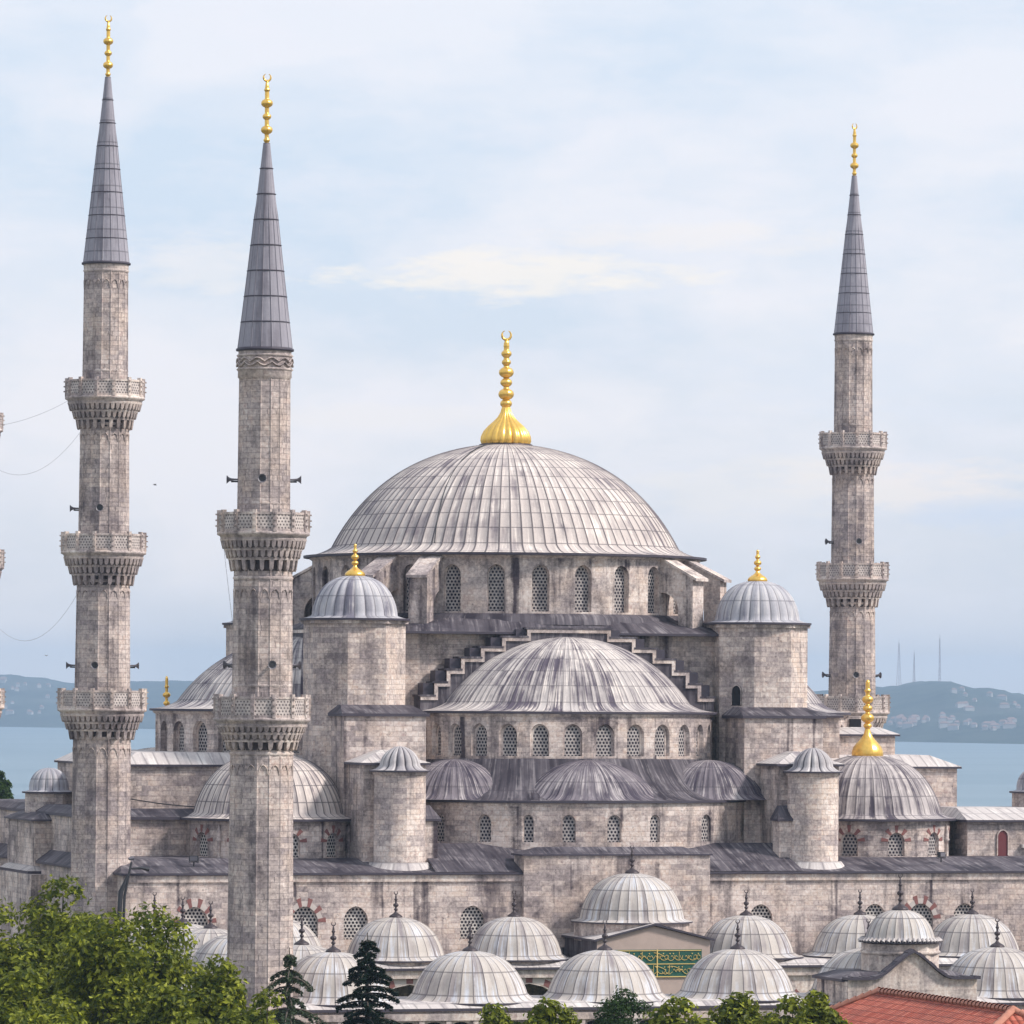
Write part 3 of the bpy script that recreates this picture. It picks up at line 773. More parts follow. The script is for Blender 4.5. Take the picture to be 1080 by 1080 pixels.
    m = MB(); lathe(m, [(r1 + (r0 - r1) * (i / 14) ** 1.04, z1 + (z0 - z1) * i / 14) for i in range(15)], (0, 0), LD_SPIRE, 16, amp=.035, smooth=False)
    lathe(m, [(r0, z0), (r0 + .1, z0 - .05), (r0 + .1, z0 - .17), (r0 - .1, z0 - .2)], (0, 0), FASCIA, 16)
    for i in range(1, 8):
        t = i / 8; r = r1 + (r0 - r1) * t; z = z1 + (z0 - z1) * t; lathe(m, [(r + .01, z + .03), (r + .045, z), (r + .01, z - .03)], (0, 0), FASCIA, 16)
    sp = m.build('spire', root)
    m = MB(); rt_ = stages[0][3]
    if frieze:
        lathe(m, [(r0 - .05, z0 - .18), (r0 - .02, z0 - 1.7), (rt_, z0 - 1.85)], (0, 0), ST_TRIM, 24, um=r0)
        for k in range(2):
            pts = [((r0 + .03) * sin(2 * pi * i / 96), -(r0 + .03) * cos(2 * pi * i / 96), z0 - .85 + .22 * abs(sin(i * pi / 8 + k * pi / 2)) * (1 if k else -1)) for i in range(96)]
            m.tube(pts, .06, ST_CARVE, 5, True)
        for zz in (z0 - .45, z0 - 1.25): lathe(m, [(r0, zz + .07), (r0 + .07, zz), (r0, zz - .07)], (0, 0), ST_TRIM, 24)
    else: lathe(m, [(r0 - .02, z0 - .18), (r0 - .05, z0 - .5), (rt_, z0 - .7)], (0, 0), ST_TRIM, 24, um=r0)
    m.build('frieze', root)
    finial((0, 0, fin[0]), fin[1], fin[2], sp, bulbs=((.06, .55), (.20, 1.0), (.38, .75), (.56, 1.), (.74, .5)))
    for z, r, angs in speakers:
        for a in angs: loudspeaker(root, r * sin(radians(a)), -r * cos(radians(a)), z, radians(a))
    return root
HB = [(46.35, 1.3, 2.1, 2.62, 1.62), (35.95, 1.35, 2.2, 2.8, 1.78), (25.4, 1.4, 2.0, 2.93, 1.92)]
mA = minaret('hall_minaret', [(46., 54.2, 1.52, 1.46), (35.6, 43.8, 1.70, 1.62), (25., 33.2, 1.86, 1.76), (0, 22.6, 2.08, 1.92)], (54.3, 66.9, 1.56, .2), (66.8, 4.5, .35), HB,
             speakers=((37.6, 1.75, (-100, -20)), (27.0, 1.9, (-105, -25, 80))))
mA.location = (-35.5, -23.7, 0); mA['label'] = 'left front minaret with three balconies, the taller one of the pair at left'
mC = copy_tree(mA); mC.location = (36.1, 23.7, 0); mC['label'] = 'lone minaret with three balconies behind the right side of the mosque'; mC.rotation_euler.z = radians(12)
mD = copy_tree(mA); mD.location = (-35.55, 23.9, 0); mD['label'] = 'minaret at the left edge of the picture showing only slivers of its balconies'
for o in (mA, mC, mD): o['group'] = 'minarets round the prayer hall'
mB = minaret('courtyard_minaret', [(35.2, 45., 1.50, 1.44), (24.7, 32.3, 1.72, 1.66), (0, 22.2, 1.95, 1.78)], (45.1, 57.0, 1.58, .2), (56.9, 4.3, .35),
             [(35.65, 1.3, 2.15, 2.6, 1.7), (25.05, 1.4, 1.75, 2.72, 1.84)], frieze=True, speakers=((37.5, 1.6, (-107, -17, 73)), (26.8, 1.75, (-120, 0, 95))))
mB.location = (-38.4, -79.0, 0); mB['label'] = 'nearest minaret, with two balconies and a carved band under its spire'; mB['group'] = 'minarets round the prayer hall'

# ------------------------------------------------------------------ courtyard
CT = thing('courtyard_arcade', 'low courtyard gallery of pale lead domes in front of the mosque wall', 'arcade', (0, -54, 0)); off = (0, -54, 0)
SP = 8.3
def court_dome(x, y, z=7.75, R=3.25, Hh=2.5, fin=True, Rs=3.95, dr=.28):
    m = MB(); dome(m, R, Hh, z, Rs, dr, (x, y), LD_COURT, 28, amp=.035, nr=14, wall=3.5, fd=.1, k=.1)
    o = m.build('gallery_dome', CT, off)
    lathe_m = MB(); prism(lathe_m, ngon((x, y), Rs - .25, 16), z - 1., z - .38, ST_TRIM); lathe_m.build('drum', o)
    o.children[0].data.transform(Matrix.Translation((-off[0], -off[1], -off[2])))
    if fin: finial((x, y, z + Hh - .05), 1.75, .19, o, off, mat=BRONZE, base=.46, baseh=.42, bulbs=((.1, .7), (.32, 1.), (.6, .6)))
    return o
for k in range(-4, 5):
    if k: court_dome(k * SP - .3, -31.2)
for k in range(-4, 4): court_dome(k * SP - .3, -77.0, 7.72, 3.35, 2.45, Rs=4.12, dr=.42)
for i in range(1, 6): court_dome(-4 * SP - .2, -31.2 - 45.8 * i / 6)
# gallery roofs
m = MB()
def flatroof(x0, x1, y0, y1, z, i=.9, h=.35, mat=LD_LIGHT): slope_roof(m, rect(x0, x1, y0, y1), rect(x0 + i, x1 - i, y0 + i, y1 - i), z, z + h, mat, fascia=.16)
flatroof(-37.6, -4.3, -35.2, -27.9, 7.0); flatroof(4.0, 37.6, -35.2, -27.9, 7.0); flatroof(-37.6, 27.6, -81.3, -73., 7.05, 1., .3); flatroof(-37.7, -29.2, -73., -35.2, 6.98)
m.build('gallery_roof', CT, off)
m = MB(); m.box(-37.6, -4.4, -35.0, -34.7, 6.3, 6.82, ST_TRIM); m.box(4.0, 37.6, -35.0, -34.7, 6.3, 6.82, ST_TRIM); m.box(-37.55, -37.3, -81, -28, 0, 6.8, ST_HALL)
m.build('cornice', CT, off)
# arcade walls facing the court
def arcade(mp, u0, u1, cs, name='arcade_wall', w=6.6):
    m = MB(); ops = [(c, w, 0.2, 5.9, .52) for c in cs]; strip(m, mp, u0, u1, 0.1, 6.4, ops, .55, ST_TRIM, du=4)
    o = m.build(name, CT, off)
    for p in ops:
        v = voussoirs(mp, p, 'arch_stones', o, (0, 0, 0), n=17, th=.5, alt=0., out=.02)
        v.data.transform(Matrix.Translation((0, 54, 0)))
    return o
arcade(flat(0, -34.75), -37.2, -4.2, [k * SP - .3 for k in (-4, -3, -2, -1)]); arcade(flat(0, -34.75), 3.9, 37.2, [k * SP - .3 for k in (1, 2, 3, 4)])
arcade(flat(-29.4, 0, 0, 1), -73, -35.3, [-31.2 - 45.8 * i / 6 for i in range(1, 6)], w=6.1)
# outer wall with its rows of windows
m = MB(); mp = flat(0, -81.0); ops = []
u = -36.6
while u < 27: 
    if not -5.2 < u < 4.6: ops.append((u, .95, 4.6, 6.25, .15))
    u += 1.62
strip(m, mp, -37.6, -5., 0, 6.9, [o for o in ops if o[0] < -5.6], .5, ST_TRIM, du=4); strip(m, mp, 4.6, 27.6, 0, 6.9, [o for o in ops if o[0] > 5.1], .5, ST_TRIM, du=4)
ow = m.build('outer_wall', CT, off)
for o in ops:
    if o[0] < -5.6 or o[0] > 5.1:
        p = pane(mp, o, .4, DARK, 'window', ow, off, frame=0)
for o in ops:
    m = MB(); m.box(o[0] + .66, o[0] + .96, -81.25, -81.01, 4.3, 6.34, ST_TRIM); m.build('pilaster', ow, off)
m = MB(); m.box(-37.6, -5., -81.3, -81.01, 6.35, 6.75, ST_TRIM); m.build('cornice', ow, off)
# dome of the hall portal
m = MB(); dome(m, 3.55, 3.05, 10.1, 4.15, .18, (-.3, -31.4), LD_COURT, 32, amp=.035, nr=16, wall=3.85, fd=.1, k=.1)
o = m.build('portal_dome', CT, off)
finial((-.3, -31.4, 13.1), 1.9, .2, o, (0, 0, 0), mat=BRONZE, base=.5, baseh=.45, bulbs=((.1, .7), (.32, 1.), (.6, .6)))
o.children[0].data.transform(Matrix.Translation((0, 54, 0)))
m = MB(); prism(m, ngon((-.3, -31.4), 3.95, 16, pi / 16), 8.6, 9.82, ST_TRIM); m.build('portal_drum', CT, off)
# portal block with low gable and inscription panel
m = MB(); G = [(-4.15, 5.0), (3.85, 5.0), (3.85, 8.75), (-.15, 9.72), (-4.15, 8.75)]
yf = -35.7; yb = -27.9
m.face([(x, yf, z) for x, z in G], [(x, z) for x, z in G], PINK)
m.face([(-4.15, yb, 5.), (-4.15, yf, 5.), (-4.15, yf, 8.75), (-4.15, yb, 8.75)], m=LD_DARK); m.face([(3.85, yf, 5.), (3.85, yb, 5.), (3.85, yb, 8.75), (3.85, yf, 8.75)], m=LD_DARK)
m.box(-4.15, 3.85, yf, yf + .3, 0, 5., PINK)
pb = m.build('portal_block', CT, off)
m = MB()
for (xa, za), (xb, zb) in (((-4.4, 8.72), (-.15, 9.78)), ((-.15, 9.78), (4.1, 8.72))):
    A = [(xa, yf - .25, za), (xb, yf - .25, zb), (xb, yb, zb), (xa, yb, za)]; B = [(x, y, z + .14) for x, y, z in A]
    m.loft(A, B, FASCIA, True, False); m.face(B, m=LD_LIGHT)
m.build('portal_roof', CT, off)
m = MB(); m.box(-3.1, 3.25, yf - .05, yf + .05, 6.35, 8.15, TILEGREEN)
pn = m.build('inscription_panel', CT, off)
m = MB(); rr = random.Random(4); y = yf - .085
for row, (za, zb) in enumerate(((7.35, 8.05), (6.45, 7.15))):
    m.box(-3.05, 3.2, yf - .09, yf - .05, zb + .01, zb + .06, GILT)
    x = -2.95
    while x < 3.0:
        k = rr.choice('lbswno'); h = zb - za
        if k == 'l': pts = [(x, za + .12), (x + .02, zb - .04)]; adv = .17
        elif k == 'b': pts = [(x + .5 * t, za + .22 - .17 * sin(pi * t)) for t in [i / 6 for i in range(7)]]; adv = .42
        elif k == 's': pts = [(x + .45 * t, za + .3 + .09 * sin(3 * pi * t)) for t in [i / 9 for i in range(10)]]; adv = .4
        elif k == 'w': pts = [(x + .17 + .15 * sin(t), za + .28 + .15 * cos(t)) for t in [i * .8 for i in range(9)]]; adv = .36
        elif k == 'n': pts = [(x + .3 - .3 * cos(t), za + .4 - .32 * sin(t)) for t in [i * pi / 8 for i in range(9)]]; adv = .55
        else: pts = [(x + .8 * t, zb - .12 - .28 * t * t) for t in [i / 6 for i in range(7)]]; adv = .3
        m.tube([(a, y, b) for a, b in pts], .019, GILT, 4); x += adv * .6
        if rr.random() < .5: m.box(x - .1, x - .03, yf - .1, yf - .05, za + .5, za + .56, GILT)
m.box(-3.1, 3.25, yf - .11, yf - .04, 6.3, 6.36, GILT); m.box(.05, .12, yf - .1, yf - .04, 6.36, 8.15, GILT)
ins = m.build('inscription', pn, (0, 0, 0)); ins.data.transform(Matrix.Translation((0, 54, 0)))

# outer gate ----------------------------------------------------------------
GT = thing('courtyard_gate', 'domed stone gate with curved ogee gable standing before the courtyard domes at lower right', 'gate', (0, -82, 0)); off = (0, -82, 0)
yf = -83.6
m = MB(); G = [(-4.05, 0)]; pts = []
for i in range(25):
    t = -1 + 2 * i / 24; x = t * 4.05; a = abs(t)
    s_ = min(a / .62, 1); z = 8.6 + 1.6 * (.55 * .5 * (1 + cos(pi * s_)) + .45 * (1 - s_) ** 1.6); pts.append((x, z))
n = len(pts)
for i in range(n - 1):
    (x0, z0), (x1, z1) = pts[i], pts[i + 1]
    m.face([(x0, yf, 0), (x1, yf, 0), (x1, yf, z1), (x0, yf, z0)], [(x0, 0), (x1, 0), (x1, z1), (x0, z0)], ST_TRIM)
m.box(-4.05, -3.7, yf + .012, -78.51, 0, 8.5, ST_HALL, bot=False); m.box(3.7, 4.05, yf + .012, -78.51, 0, 8.5, ST_HALL, bot=False); m.box(-4.05, 4.05, -78.5, -78.3, 0, 8.5, ST_HALL)
gb = m.build('gable_wall', GT, off)
m = MB()
for i in range(n - 1):
    (x0, z0), (x1, z1) = pts[i], pts[i + 1]; x0 *= 1.035; x1 *= 1.035; w = .10 * (i % 2)
    A = [(x0, yf - .28, z0), (x1, yf - .28, z1), (x1, yf + .6, z1), (x0, yf + .6, z0)]; B = [(x, y, z + .15 + w * .4) for x, y, z in A]
    m.loft(A, B, FASCIA, True, False); m.face([(x, y, z + .152 + w * .4) for x, y, z in A], m=LD_DARK)
m.build('gable_coping', GT, off)
m = MB(); slope_roof(m, rect(-4.25, 4.25, yf + .55, -78.), rect(-3.1, 3.1, yf + 1.6, -79), 8.62, 9.0, LD_DARK); m.build('gate_roof', GT, off)
gc = (.35, -80.6)
m = MB(); prism(m, ngon(gc, 2.3, 8, pi / 8), 8.4, 10.6, ST_TRIM); lathe(m, [(2.32, 10.2), (2.42, 10.1), (2.32, 10.0)], gc, ST_TRIM, 8, um=2.5)
gd = m.build('gate_drum', GT, off)
m = MB(); dome(m, 2.05, 1.65, 10.95, 2.4, .1, gc, LD_COURT, 24, amp=.035, nr=12, wall=2.5, k=.1)
for i in range(48):   # wavy lead edge of the eave
    a = 2 * pi * i / 48; m.tube([(gc[0] + 2.25 * sin(a), gc[1] - 2.25 * cos(a), 10.93), (gc[0] + 2.48 * sin(a), gc[1] - 2.48 * cos(a), 10.74)], .10, LD_LIGHT, 6)
d = m.build('gate_dome', GT, off)
f = finial((gc[0], gc[1], 12.55), 2.2, .2, d, (0, 0, 0), mat=BRONZE, base=.5, baseh=.45, bulbs=((.1, .7), (.32, 1.), (.6, .6))); f.data.transform(Matrix.Translation((0, 82, 0)))
# ------------------------------------------------------------------ viewpoint
TH = radians(16.85); FW_ = (sin(TH), cos(TH)); RT = (cos(TH), -sin(TH))
CAMP = (-115.77, -383.93, 25.)
def at(X, D, z=0.):
    """a place X metres to the right of and D metres ahead of the viewpoint"""
    return (CAMP[0] + X * RT[0] + D * FW_[0], CAMP[1] + X * RT[1] + D * FW_[1], z)
cam = bpy.data.cameras.new('camera'); co = bpy.data.objects.new('camera', cam); COL.objects.link(co)
cam.sensor_width = 36; cam.lens = 5743 / 1080 * 36; cam.clip_start = 1.; cam.clip_end = 60000
pit = math.atan(196 / 5743)
fwd = Vector((FW_[0] * cos(pit), FW_[1] * cos(pit), sin(pit))); rgt = Vector((RT[0], RT[1], 0)); up = rgt.cross(fwd)
ro = radians(.38)
r2 = rgt * cos(ro) + up * sin(ro); u2 = -rgt * sin(ro) + up * cos(ro)
M = Matrix((r2, u2, -fwd)).transposed().to_4x4(); M.translation = Vector(CAMP); co.matrix_world = M
S.camera = co

# ------------------------------------------------------------------ house with the red tiled roof
def tiles():
    m, g = new('red_roof_tiles'); uv = g.n('ShaderNodeUVMap').outputs[0]; P = g.n('ShaderNodeNewGeometry').outputs['Position']
    u, v, _ = g.xyz(uv)
    a = g.m('MULTIPLY', u, .8 / .30); b = g.m('DIVIDE', v, .42)
    rid = g.m('ABSOLUTE', g.m('SINE', g.m('MULTIPLY', a, pi)))
    fb = g.m('FRACT', b)
    wn = g.n('ShaderNodeTexWhiteNoise', noise_dimensions='2D', ins={0: g.comb(g.m('FLOOR', a), g.m('FLOOR', b))}).outputs[0]
    c = g.mix(wn, C(.33, .07, .045), C(.50, .15, .10)); c = g.mix(g.ramp(g.noise(P, .8, 4.), .45, .75, 0., .55), c, C(.22, .09, .07))
    c = g.mix(g.ramp(fb, .0, .16, .9, 0.), c, C(.05, .015, .012)); c = g.mix(g.ramp(rid, .0, .3, .6, 0.), c, C(.08, .025, .02))
    g.bsdf(c, .8, g.m('ADD', rid, g.m('MULTIPLY', fb, -1.)), 1., .08, .2); return m
TILES = tiles(); RIDGE = plain('ridge_tiles', C(.50, .22, .15), .85, .5, 3.)
P1 = at(15.6, 230.); P2 = at(20.0, 216.5)
HS = thing('red_roofed_house', 'house with a hipped red tiled roof at the lower right corner', 'house', (P1[0], P1[1], 0)); off = (P1[0], P1[1], 0)
ax = Vector((P2[0] - P1[0], P2[1] - P1[1], 0)); RL = ax.length; ax.normalize(); sd = Vector((-ax.y, ax.x, 0))
W = 7.2; zr = 12.72; ze = zr - 3.4
def hp(a, s, z): p = Vector((P1[0], P1[1], 0)) + ax * a + sd * s; return (p.x, p.y, z)
A = [hp(-W * .62, -W, ze), hp(RL + W * .9, -W, ze), hp(RL + W * .9, W, ze), hp(-W * .62, W, ze)]
R0, R1 = hp(0, 0, zr), hp(RL, 0, zr)
m = MB()
for q in ([A[0], A[1], R1, R0], [A[1], A[2], R1], [A[2], A[3], R0, R1], [A[3], A[0], R0]):
    m.face(q, m=TILES)
m.face(A[::-1], m=FASCIA)
rf = m.build('roof', HS, off)
m = MB()
def ridge(a, b, n):
    a = Vector(a); b = Vector(b)
    for i in range(n):
        p = a.lerp(b, i / n); q = a.lerp(b, (i + 1.12) / n); m.tube([tuple(p + Vector((0, 0, .02))), tuple(q + Vector((0, 0, .05)))], [.13, .17], RIDGE, 8)
ridge(R0, R1, 36)
for a, r in ((A[0], R0), (A[3], R0), (A[1], R1), (A[2], R1)): ridge(a, r, 26)
m.build('ridge_tile', rf, off)
m = MB(); Bz = [hp(-W * .62 + .5, -W + .5, 0), hp(RL + W * .9 - .5, -W + .5, 0), hp(RL + W * .9 - .5, W - .5, 0), hp(-W * .62 + .5, W - .5, 0)]
m.loft(Bz, [(x, y, ze - .05) for x, y, z in Bz], PINK)
m.build('wall', HS, off)

# ------------------------------------------------------------------ ground, sea, far shore
def terrain_mat():
    m, g = new('grass_and_paving'); P = g.n('ShaderNodeNewGeometry').outputs['Position']
    n = g.noise(P, .05, 5., .6); n2 = g.noise(P, 2.5, 4., .7)
    c = g.mix(g.ramp(n, .45, .55), C(.06, .085, .03), C(.24, .22, .20)); c = g.mix(.3, c, g.mix(n2, C(.1, .1, .1), C(.8, .8, .8)), 'OVERLAY')
    g.bsdf(c, .95, n2, .4, .05, .1); return m
m = MB(); GM = terrain_mat()
xs = [-2600, -1200, -500, -200, -60, 60, 200, 500, 1200, 2600]; ys = [-780, -500, -300, -100, 0, 100, 200, 300, 380, 460, 560]
def gz(y): t = min(max((y - 200) / 240, 0), 1); return -40 * t * t * (3 - 2 * t)
m.grid([[(x, y, gz(y)) for x in xs] for y in ys], lambda i, j: (xs[j], ys[i]), GM, True)
struct(m.build('ground'))
m, g = new('sea_water'); P = g.n('ShaderNodeNewGeometry').outputs['Position']; SEA = m
n = g.noise(g.vm('MULTIPLY', P, (.02, .05, 1.)), 1., 6., .65); nb = g.noise(g.vm('MULTIPLY', P, (.0016, .004, 1.)), 1., 4., .6)
g.bsdf(g.mix(g.ramp(nb, .4, .62), C(.10, .17, .21), C(.15, .22, .26)), .38, n, .5, .6, .5)
m = MB(); m.grid([[(x, y, -35.) for x in (-5600, -1500, 0, 3000, 9000)] for y in (430, 1500, 3500, 6500, 12300)], lambda i, j: (i, j), SEA, False)
struct(m.build('sea'))
def hill_mat():
    m, g = new('wooded_hill'); P = g.n('ShaderNodeNewGeometry').outputs['Position']
    n = g.noise(P, .012, 6., .68); n2 = g.noise(P, .0035, 4., .6)
    c = g.mix(g.ramp(n, .38, .62), C(.022, .036, .034), C(.055, .072, .058)); c = g.mix(g.ramp(n2, .54, .64, 0., .35), c, C(.13, .13, .12))
    g.bsdf(c, .95, n, .8, 6., .05); return m
HM = hill_mat()
def ridge_h(px):
    K = [(-2700, 30), (-2000, 55), (-1500, 38), (-900, 40), (-300, 62), (0, 66), (40, 56), (77, 46), (140, 55), (300, 50), (600, 60), (900, 40), (930, 47), (975, 57), (1000, 56), (1030, 44), (1080, 34), (1300, 50), (1900, 30), (2400, 36), (3400, 30)]
    for (a, b), (c, d) in zip(K, K[1:]):
        if a <= px <= c: t = (px - a) / (c - a); t = t * t * (3 - 2 * t); return b + (d - b) * t
    return 40
def shore(px): return 10100 + (7800 - 10100) * min(max(px / 1000., -.3), 1.3)
def hill_z(px, t):
    h = ridge_h(px); X = (px - 540) / 5743
    s_ = sin(min(t, 1) * pi / 2) ** .85
    z = -37 + (h + 37) * s_ * (1 if t <= 1 else max(0, 1 - (t - 1) * .6))
    nn = mnoise.fractal(Vector((px * .013, t * 2.2, 3.1)), .9, 2.1, 6)
    nf = mnoise.fractal(Vector((px * .11, t * 9, 9.)), .8, 2., 4)
    return z + (nn * 8 * min(t * 2, 1) + nf * 2.0 * min(t * 3, 1))
PXS = [-2700 + i * 8 for i in range(760)]; TS = [i / 24 * 1.7 for i in range(25)]
def hill_pt(px, t): D = shore(px) + t * 1450; return at((px - 540) / 5743 * D, D, hill_z(px, t))
m = MB(); m.grid([[hill_pt(p, t) for p in PXS] for t in TS], lambda i, j: (i, j), HM, True); struct(m.build('hills'))
# houses along the far shore
FWALL = plain('far_house_wall', C(.42, .40, .39), .9, .15, .05); FROOF = plain('far_house_roof', C(.24, .16, .14), .9, .2, .05)
def house(w, d, h):
    m = MB(); m.box(-w / 2, w / 2, -d / 2, d / 2, -4, h, FWALL, bot=False); 
    def bm(): pass
    r = thing('shore_house', '', 'house'); m.build('wall', r)
    m = MB(); m.loft([(-w / 2 - .5, -d / 2 - .5, h), (w / 2 + .5, -d / 2 - .5, h), (w / 2 + .5, d / 2 + .5, h), (-w / 2 - .5, d / 2 + .5, h)], [(-w / 4, -.2, h + 3), (w / 4, -.2, h + 3), (w / 4, .2, h + 3), (-w / 4, .2, h + 3)], FROOF, True, True)
    m.build('roof', r); return r
rr = random.Random(11); hs = [house(8, 7, 4.5), house(15, 8, 5.5), house(6, 6, 3.5)]
spots = []
for i in range(46): spots.append((940 + 130 * rr.random() ** 1.05, .13 + .07 * rr.random() + .03 * sin(i)))
for i in range(12): spots.append((1000 + 78 * rr.random(), .3 + .35 * rr.random()))
for i in range(22): spots.append((2 + 72 * rr.random(), .12 + .55 * rr.random() ** 1.5))
used = set()
for i, (px, t) in enumerate(sorted(spots)):
    k = rr.choice((0, 0, 1, 2)); src = hs[k]
    o = src if k not in used else copy_tree(src); used.add(k)
    o.location = hill_pt(px, t); o.rotation_euler.z = -TH + rr.uniform(-.5, .5)
    o['label'] = ('small pale house on the hazy wooded far shore left of the minarets' if px < 200 else 'small pale house on the hazy wooded far shore under the radio masts'); o['group'] = 'houses on the far shore left' if px < 200 else 'houses on the far shore right'
# radio masts
MAST = plain('mast_steel', C(.30, .16, .15), .7, .2)
for px, h, guy, lab in ((949, 74, True, 'tallest lattice radio mast with spread legs, leftmost on the far hilltop'), (965, 46, False, 'shortest lattice radio mast, between two taller ones on the far hilltop'), (992, 74, False, 'slim lattice radio mast, rightmost on the far hilltop')):
    base = Vector(hill_pt(px, .98)); zb = base.z - 3; b = (base.x, base.y, zb)
    r = thing('radio_mast', lab, 'mast', b, 'radio masts on the far hill')
    w = 4.5 if guy else 2.0; m = MB(); H_ = h + 3
    for k in range(3):
        a = 2 * pi * k / 3 + .4; m.tube([(w * sin(a) * (1 - t) + .35 * sin(a), w * cos(a) * (1 - t) + .35 * cos(a), H_ * t) for t in (0, .35, .7, 1)], .32, MAST, 4)
    for i in range(14):
        t = i / 14; t2 = (i + 1) / 14
        for k in range(3):
            a = 2 * pi * k / 3 + .4; a2 = a + 2 * pi / 3
            m.tube([(w * sin(a) * (1 - t) + .35 * sin(a), w * cos(a) * (1 - t) + .35 * cos(a), H_ * t), (w * sin(a2) * (1 - t2) + .35 * sin(a2), w * cos(a2) * (1 - t2) + .35 * cos(a2), H_ * t2)], .14, MAST, 3)
    m.build('lattice_tower', r)
    m = MB(); m.tube([(0, 0, H_ - 1), (0, 0, H_ + 7)], [.3, .15], MAST, 5); m.build('antenna', r)

# ------------------------------------------------------------------ trees
def leafmat(name, a, b, tr):
    m, g = new(name); gi = g.n('ShaderNodeNewGeometry'); P = gi.outputs['Position']; r = gi.outputs['Random Per Island']
    n = g.noise(P, .55, 3., .6)
    f = g.m('MULTIPLY', g.m('POWER', r, 1.6), g.ramp(n, .35, .62, .45, 1.)); c = g.mix(f, a, b)
    p = g.n('ShaderNodeBsdfPrincipled'); g.set(p, 'Base Color', c); g.set(p, 'Roughness', .45); g.set(p, 'Specular IOR Level', .12)
    t = g.n('ShaderNodeBsdfTranslucent'); g.set(t, 0, g.mix(.5, c, tr)); x = g.n('ShaderNodeMixShader'); g.set(x, 0, .25)
    g.t.links.new(p.outputs[0], x.inputs[1]); g.t.links.new(t.outputs[0], x.inputs[2])
    o = g.n('ShaderNodeOutputMaterial'); g.t.links.new(x.outputs[0], o.inputs[0]); return m
LEAF = leafmat('plane_tree_leaves', C(.020, .038, .005), C(.40, .42, .045), C(.42, .48, .03))
LEAF2 = leafmat('dark_bush_leaves', C(.022, .05, .015), C(.06, .10, .025), C(.08, .13, .02))
NEEDLE = leafmat('cedar_needles', C(.010, .024, .016), C(.026, .046, .028), C(.03, .05, .02))
NEEDLE2 = leafmat('deodar_needles', C(.05, .075, .045), C(.12, .15, .08), C(.10, .13, .05))
BARK = plain('bark', C(.10, .08, .065), .9, .5, 3.)
def leaf(V, Fc, p, n, s, rr):
    up = Vector((rr.gauss(0, 1), rr.gauss(0, 1), rr.gauss(0, 1))); t = n.cross(up)
    if t.length < 1e-3: return
    t.normalize(); b = n.cross(t); i = len(V); w = s * rr.uniform(.55, .8)
    V += [p - t * s * .6, p - b * w * .5 + t * .05, p + t * s * .65 - n * s * .18, p + b * w * .5 + t * .05]; Fc.append((i, i + 1, i + 2, i + 3))
def crown_obj(name, V, Fc, mat, parent):
    me = bpy.data.meshes.new(name); me.from_pydata([tuple(v) for v in V], [], Fc); me.materials.append(mat); me.update()
    o = bpy.data.objects.new(name, me); COL.objects.link(o); o.parent = parent; return o
def broadleaf(loc, H, R, label, seed, cat='tree', name='broadleaf_tree', mat=None, leaves=26000, ls=.24, lobes=46, squash=1.15, lobe=(.24, .36), group=None, base=.28):
    rr = random.Random(seed); r = thing(name, label, cat, loc, group); V = []; Fc = []; m = MB()
    cz = H - R * squash; L = []
    for i in range(lobes):
        # lobes fill the outer shell of an irregular crown
        a = rr.uniform(0, 2 * pi); u = rr.uniform(-.75, 1); q = sqrt(1 - u * u); k = rr.uniform(.55, .95) if i % 4 else rr.uniform(.1, .5)
        rl = R * rr.uniform(*lobe)
        c = Vector((cos(a) * q * (R - rl) * k * 1.06, sin(a) * q * (R - rl) * k * 1.06, cz + u * (R * squash - rl) * (k * .6 + .4)))
        L.append((c, rl))
    L.append((Vector((rr.uniform(-.1, .1) * R, rr.uniform(-.1, .1) * R, H - R * .26)), R * .26))
    tot = sum(q[1] ** 2 for q in L)
    for c, rl in L:
        for _ in range(int(leaves * rl * rl / tot)):
            d = Vector((rr.gauss(0, 1), rr.gauss(0, 1), rr.gauss(0, 1) * .95)).normalized()
            if d.z < -.3 and rr.random() < .8: continue
            if mnoise.noise(d * 3.1 + c * 2) < -.12 and rr.random() < .85: continue
            k = 1 - abs(rr.gauss(0, .24)) + .1; k = max(k, .2) * (1 + .38 * mnoise.noise(d * 2.3 + c))
            p = c + Vector((d.x, d.y, d.z * .82)) * rl * k * (1.25 if rr.random() < .08 else 1)
            n = (d + Vector((rr.gauss(0, .5), rr.gauss(0, .5), rr.gauss(.45, .5)))).normalized(); leaf(V, Fc, p, n, ls * rr.uniform(.7, 1.25), rr)
    crown_obj('crown', V, Fc, mat or LEAF, r)
    tr = R * .055 + .06; th = max(cz - R * .5, .5); m.tube([(0, 0, -.3), (.1, 0, th * .5), (0, .1, th), (0, 0, cz), (0, 0, cz + R * .5)], [tr * 1.5, tr * 1.1, tr, tr * .6, tr * .25], BARK, 9)
    for c, rl in L[::2]:
        s = Vector((0, 0, th + (cz - th) * rr.random())); mid = s.lerp(c, .5) + Vector((0, 0, -.06 * R)); m.tube([tuple(s), tuple(mid), tuple(c)], [tr * .42, tr * .26, tr * .08], BARK, 5)
    m.build('trunk', r); return r
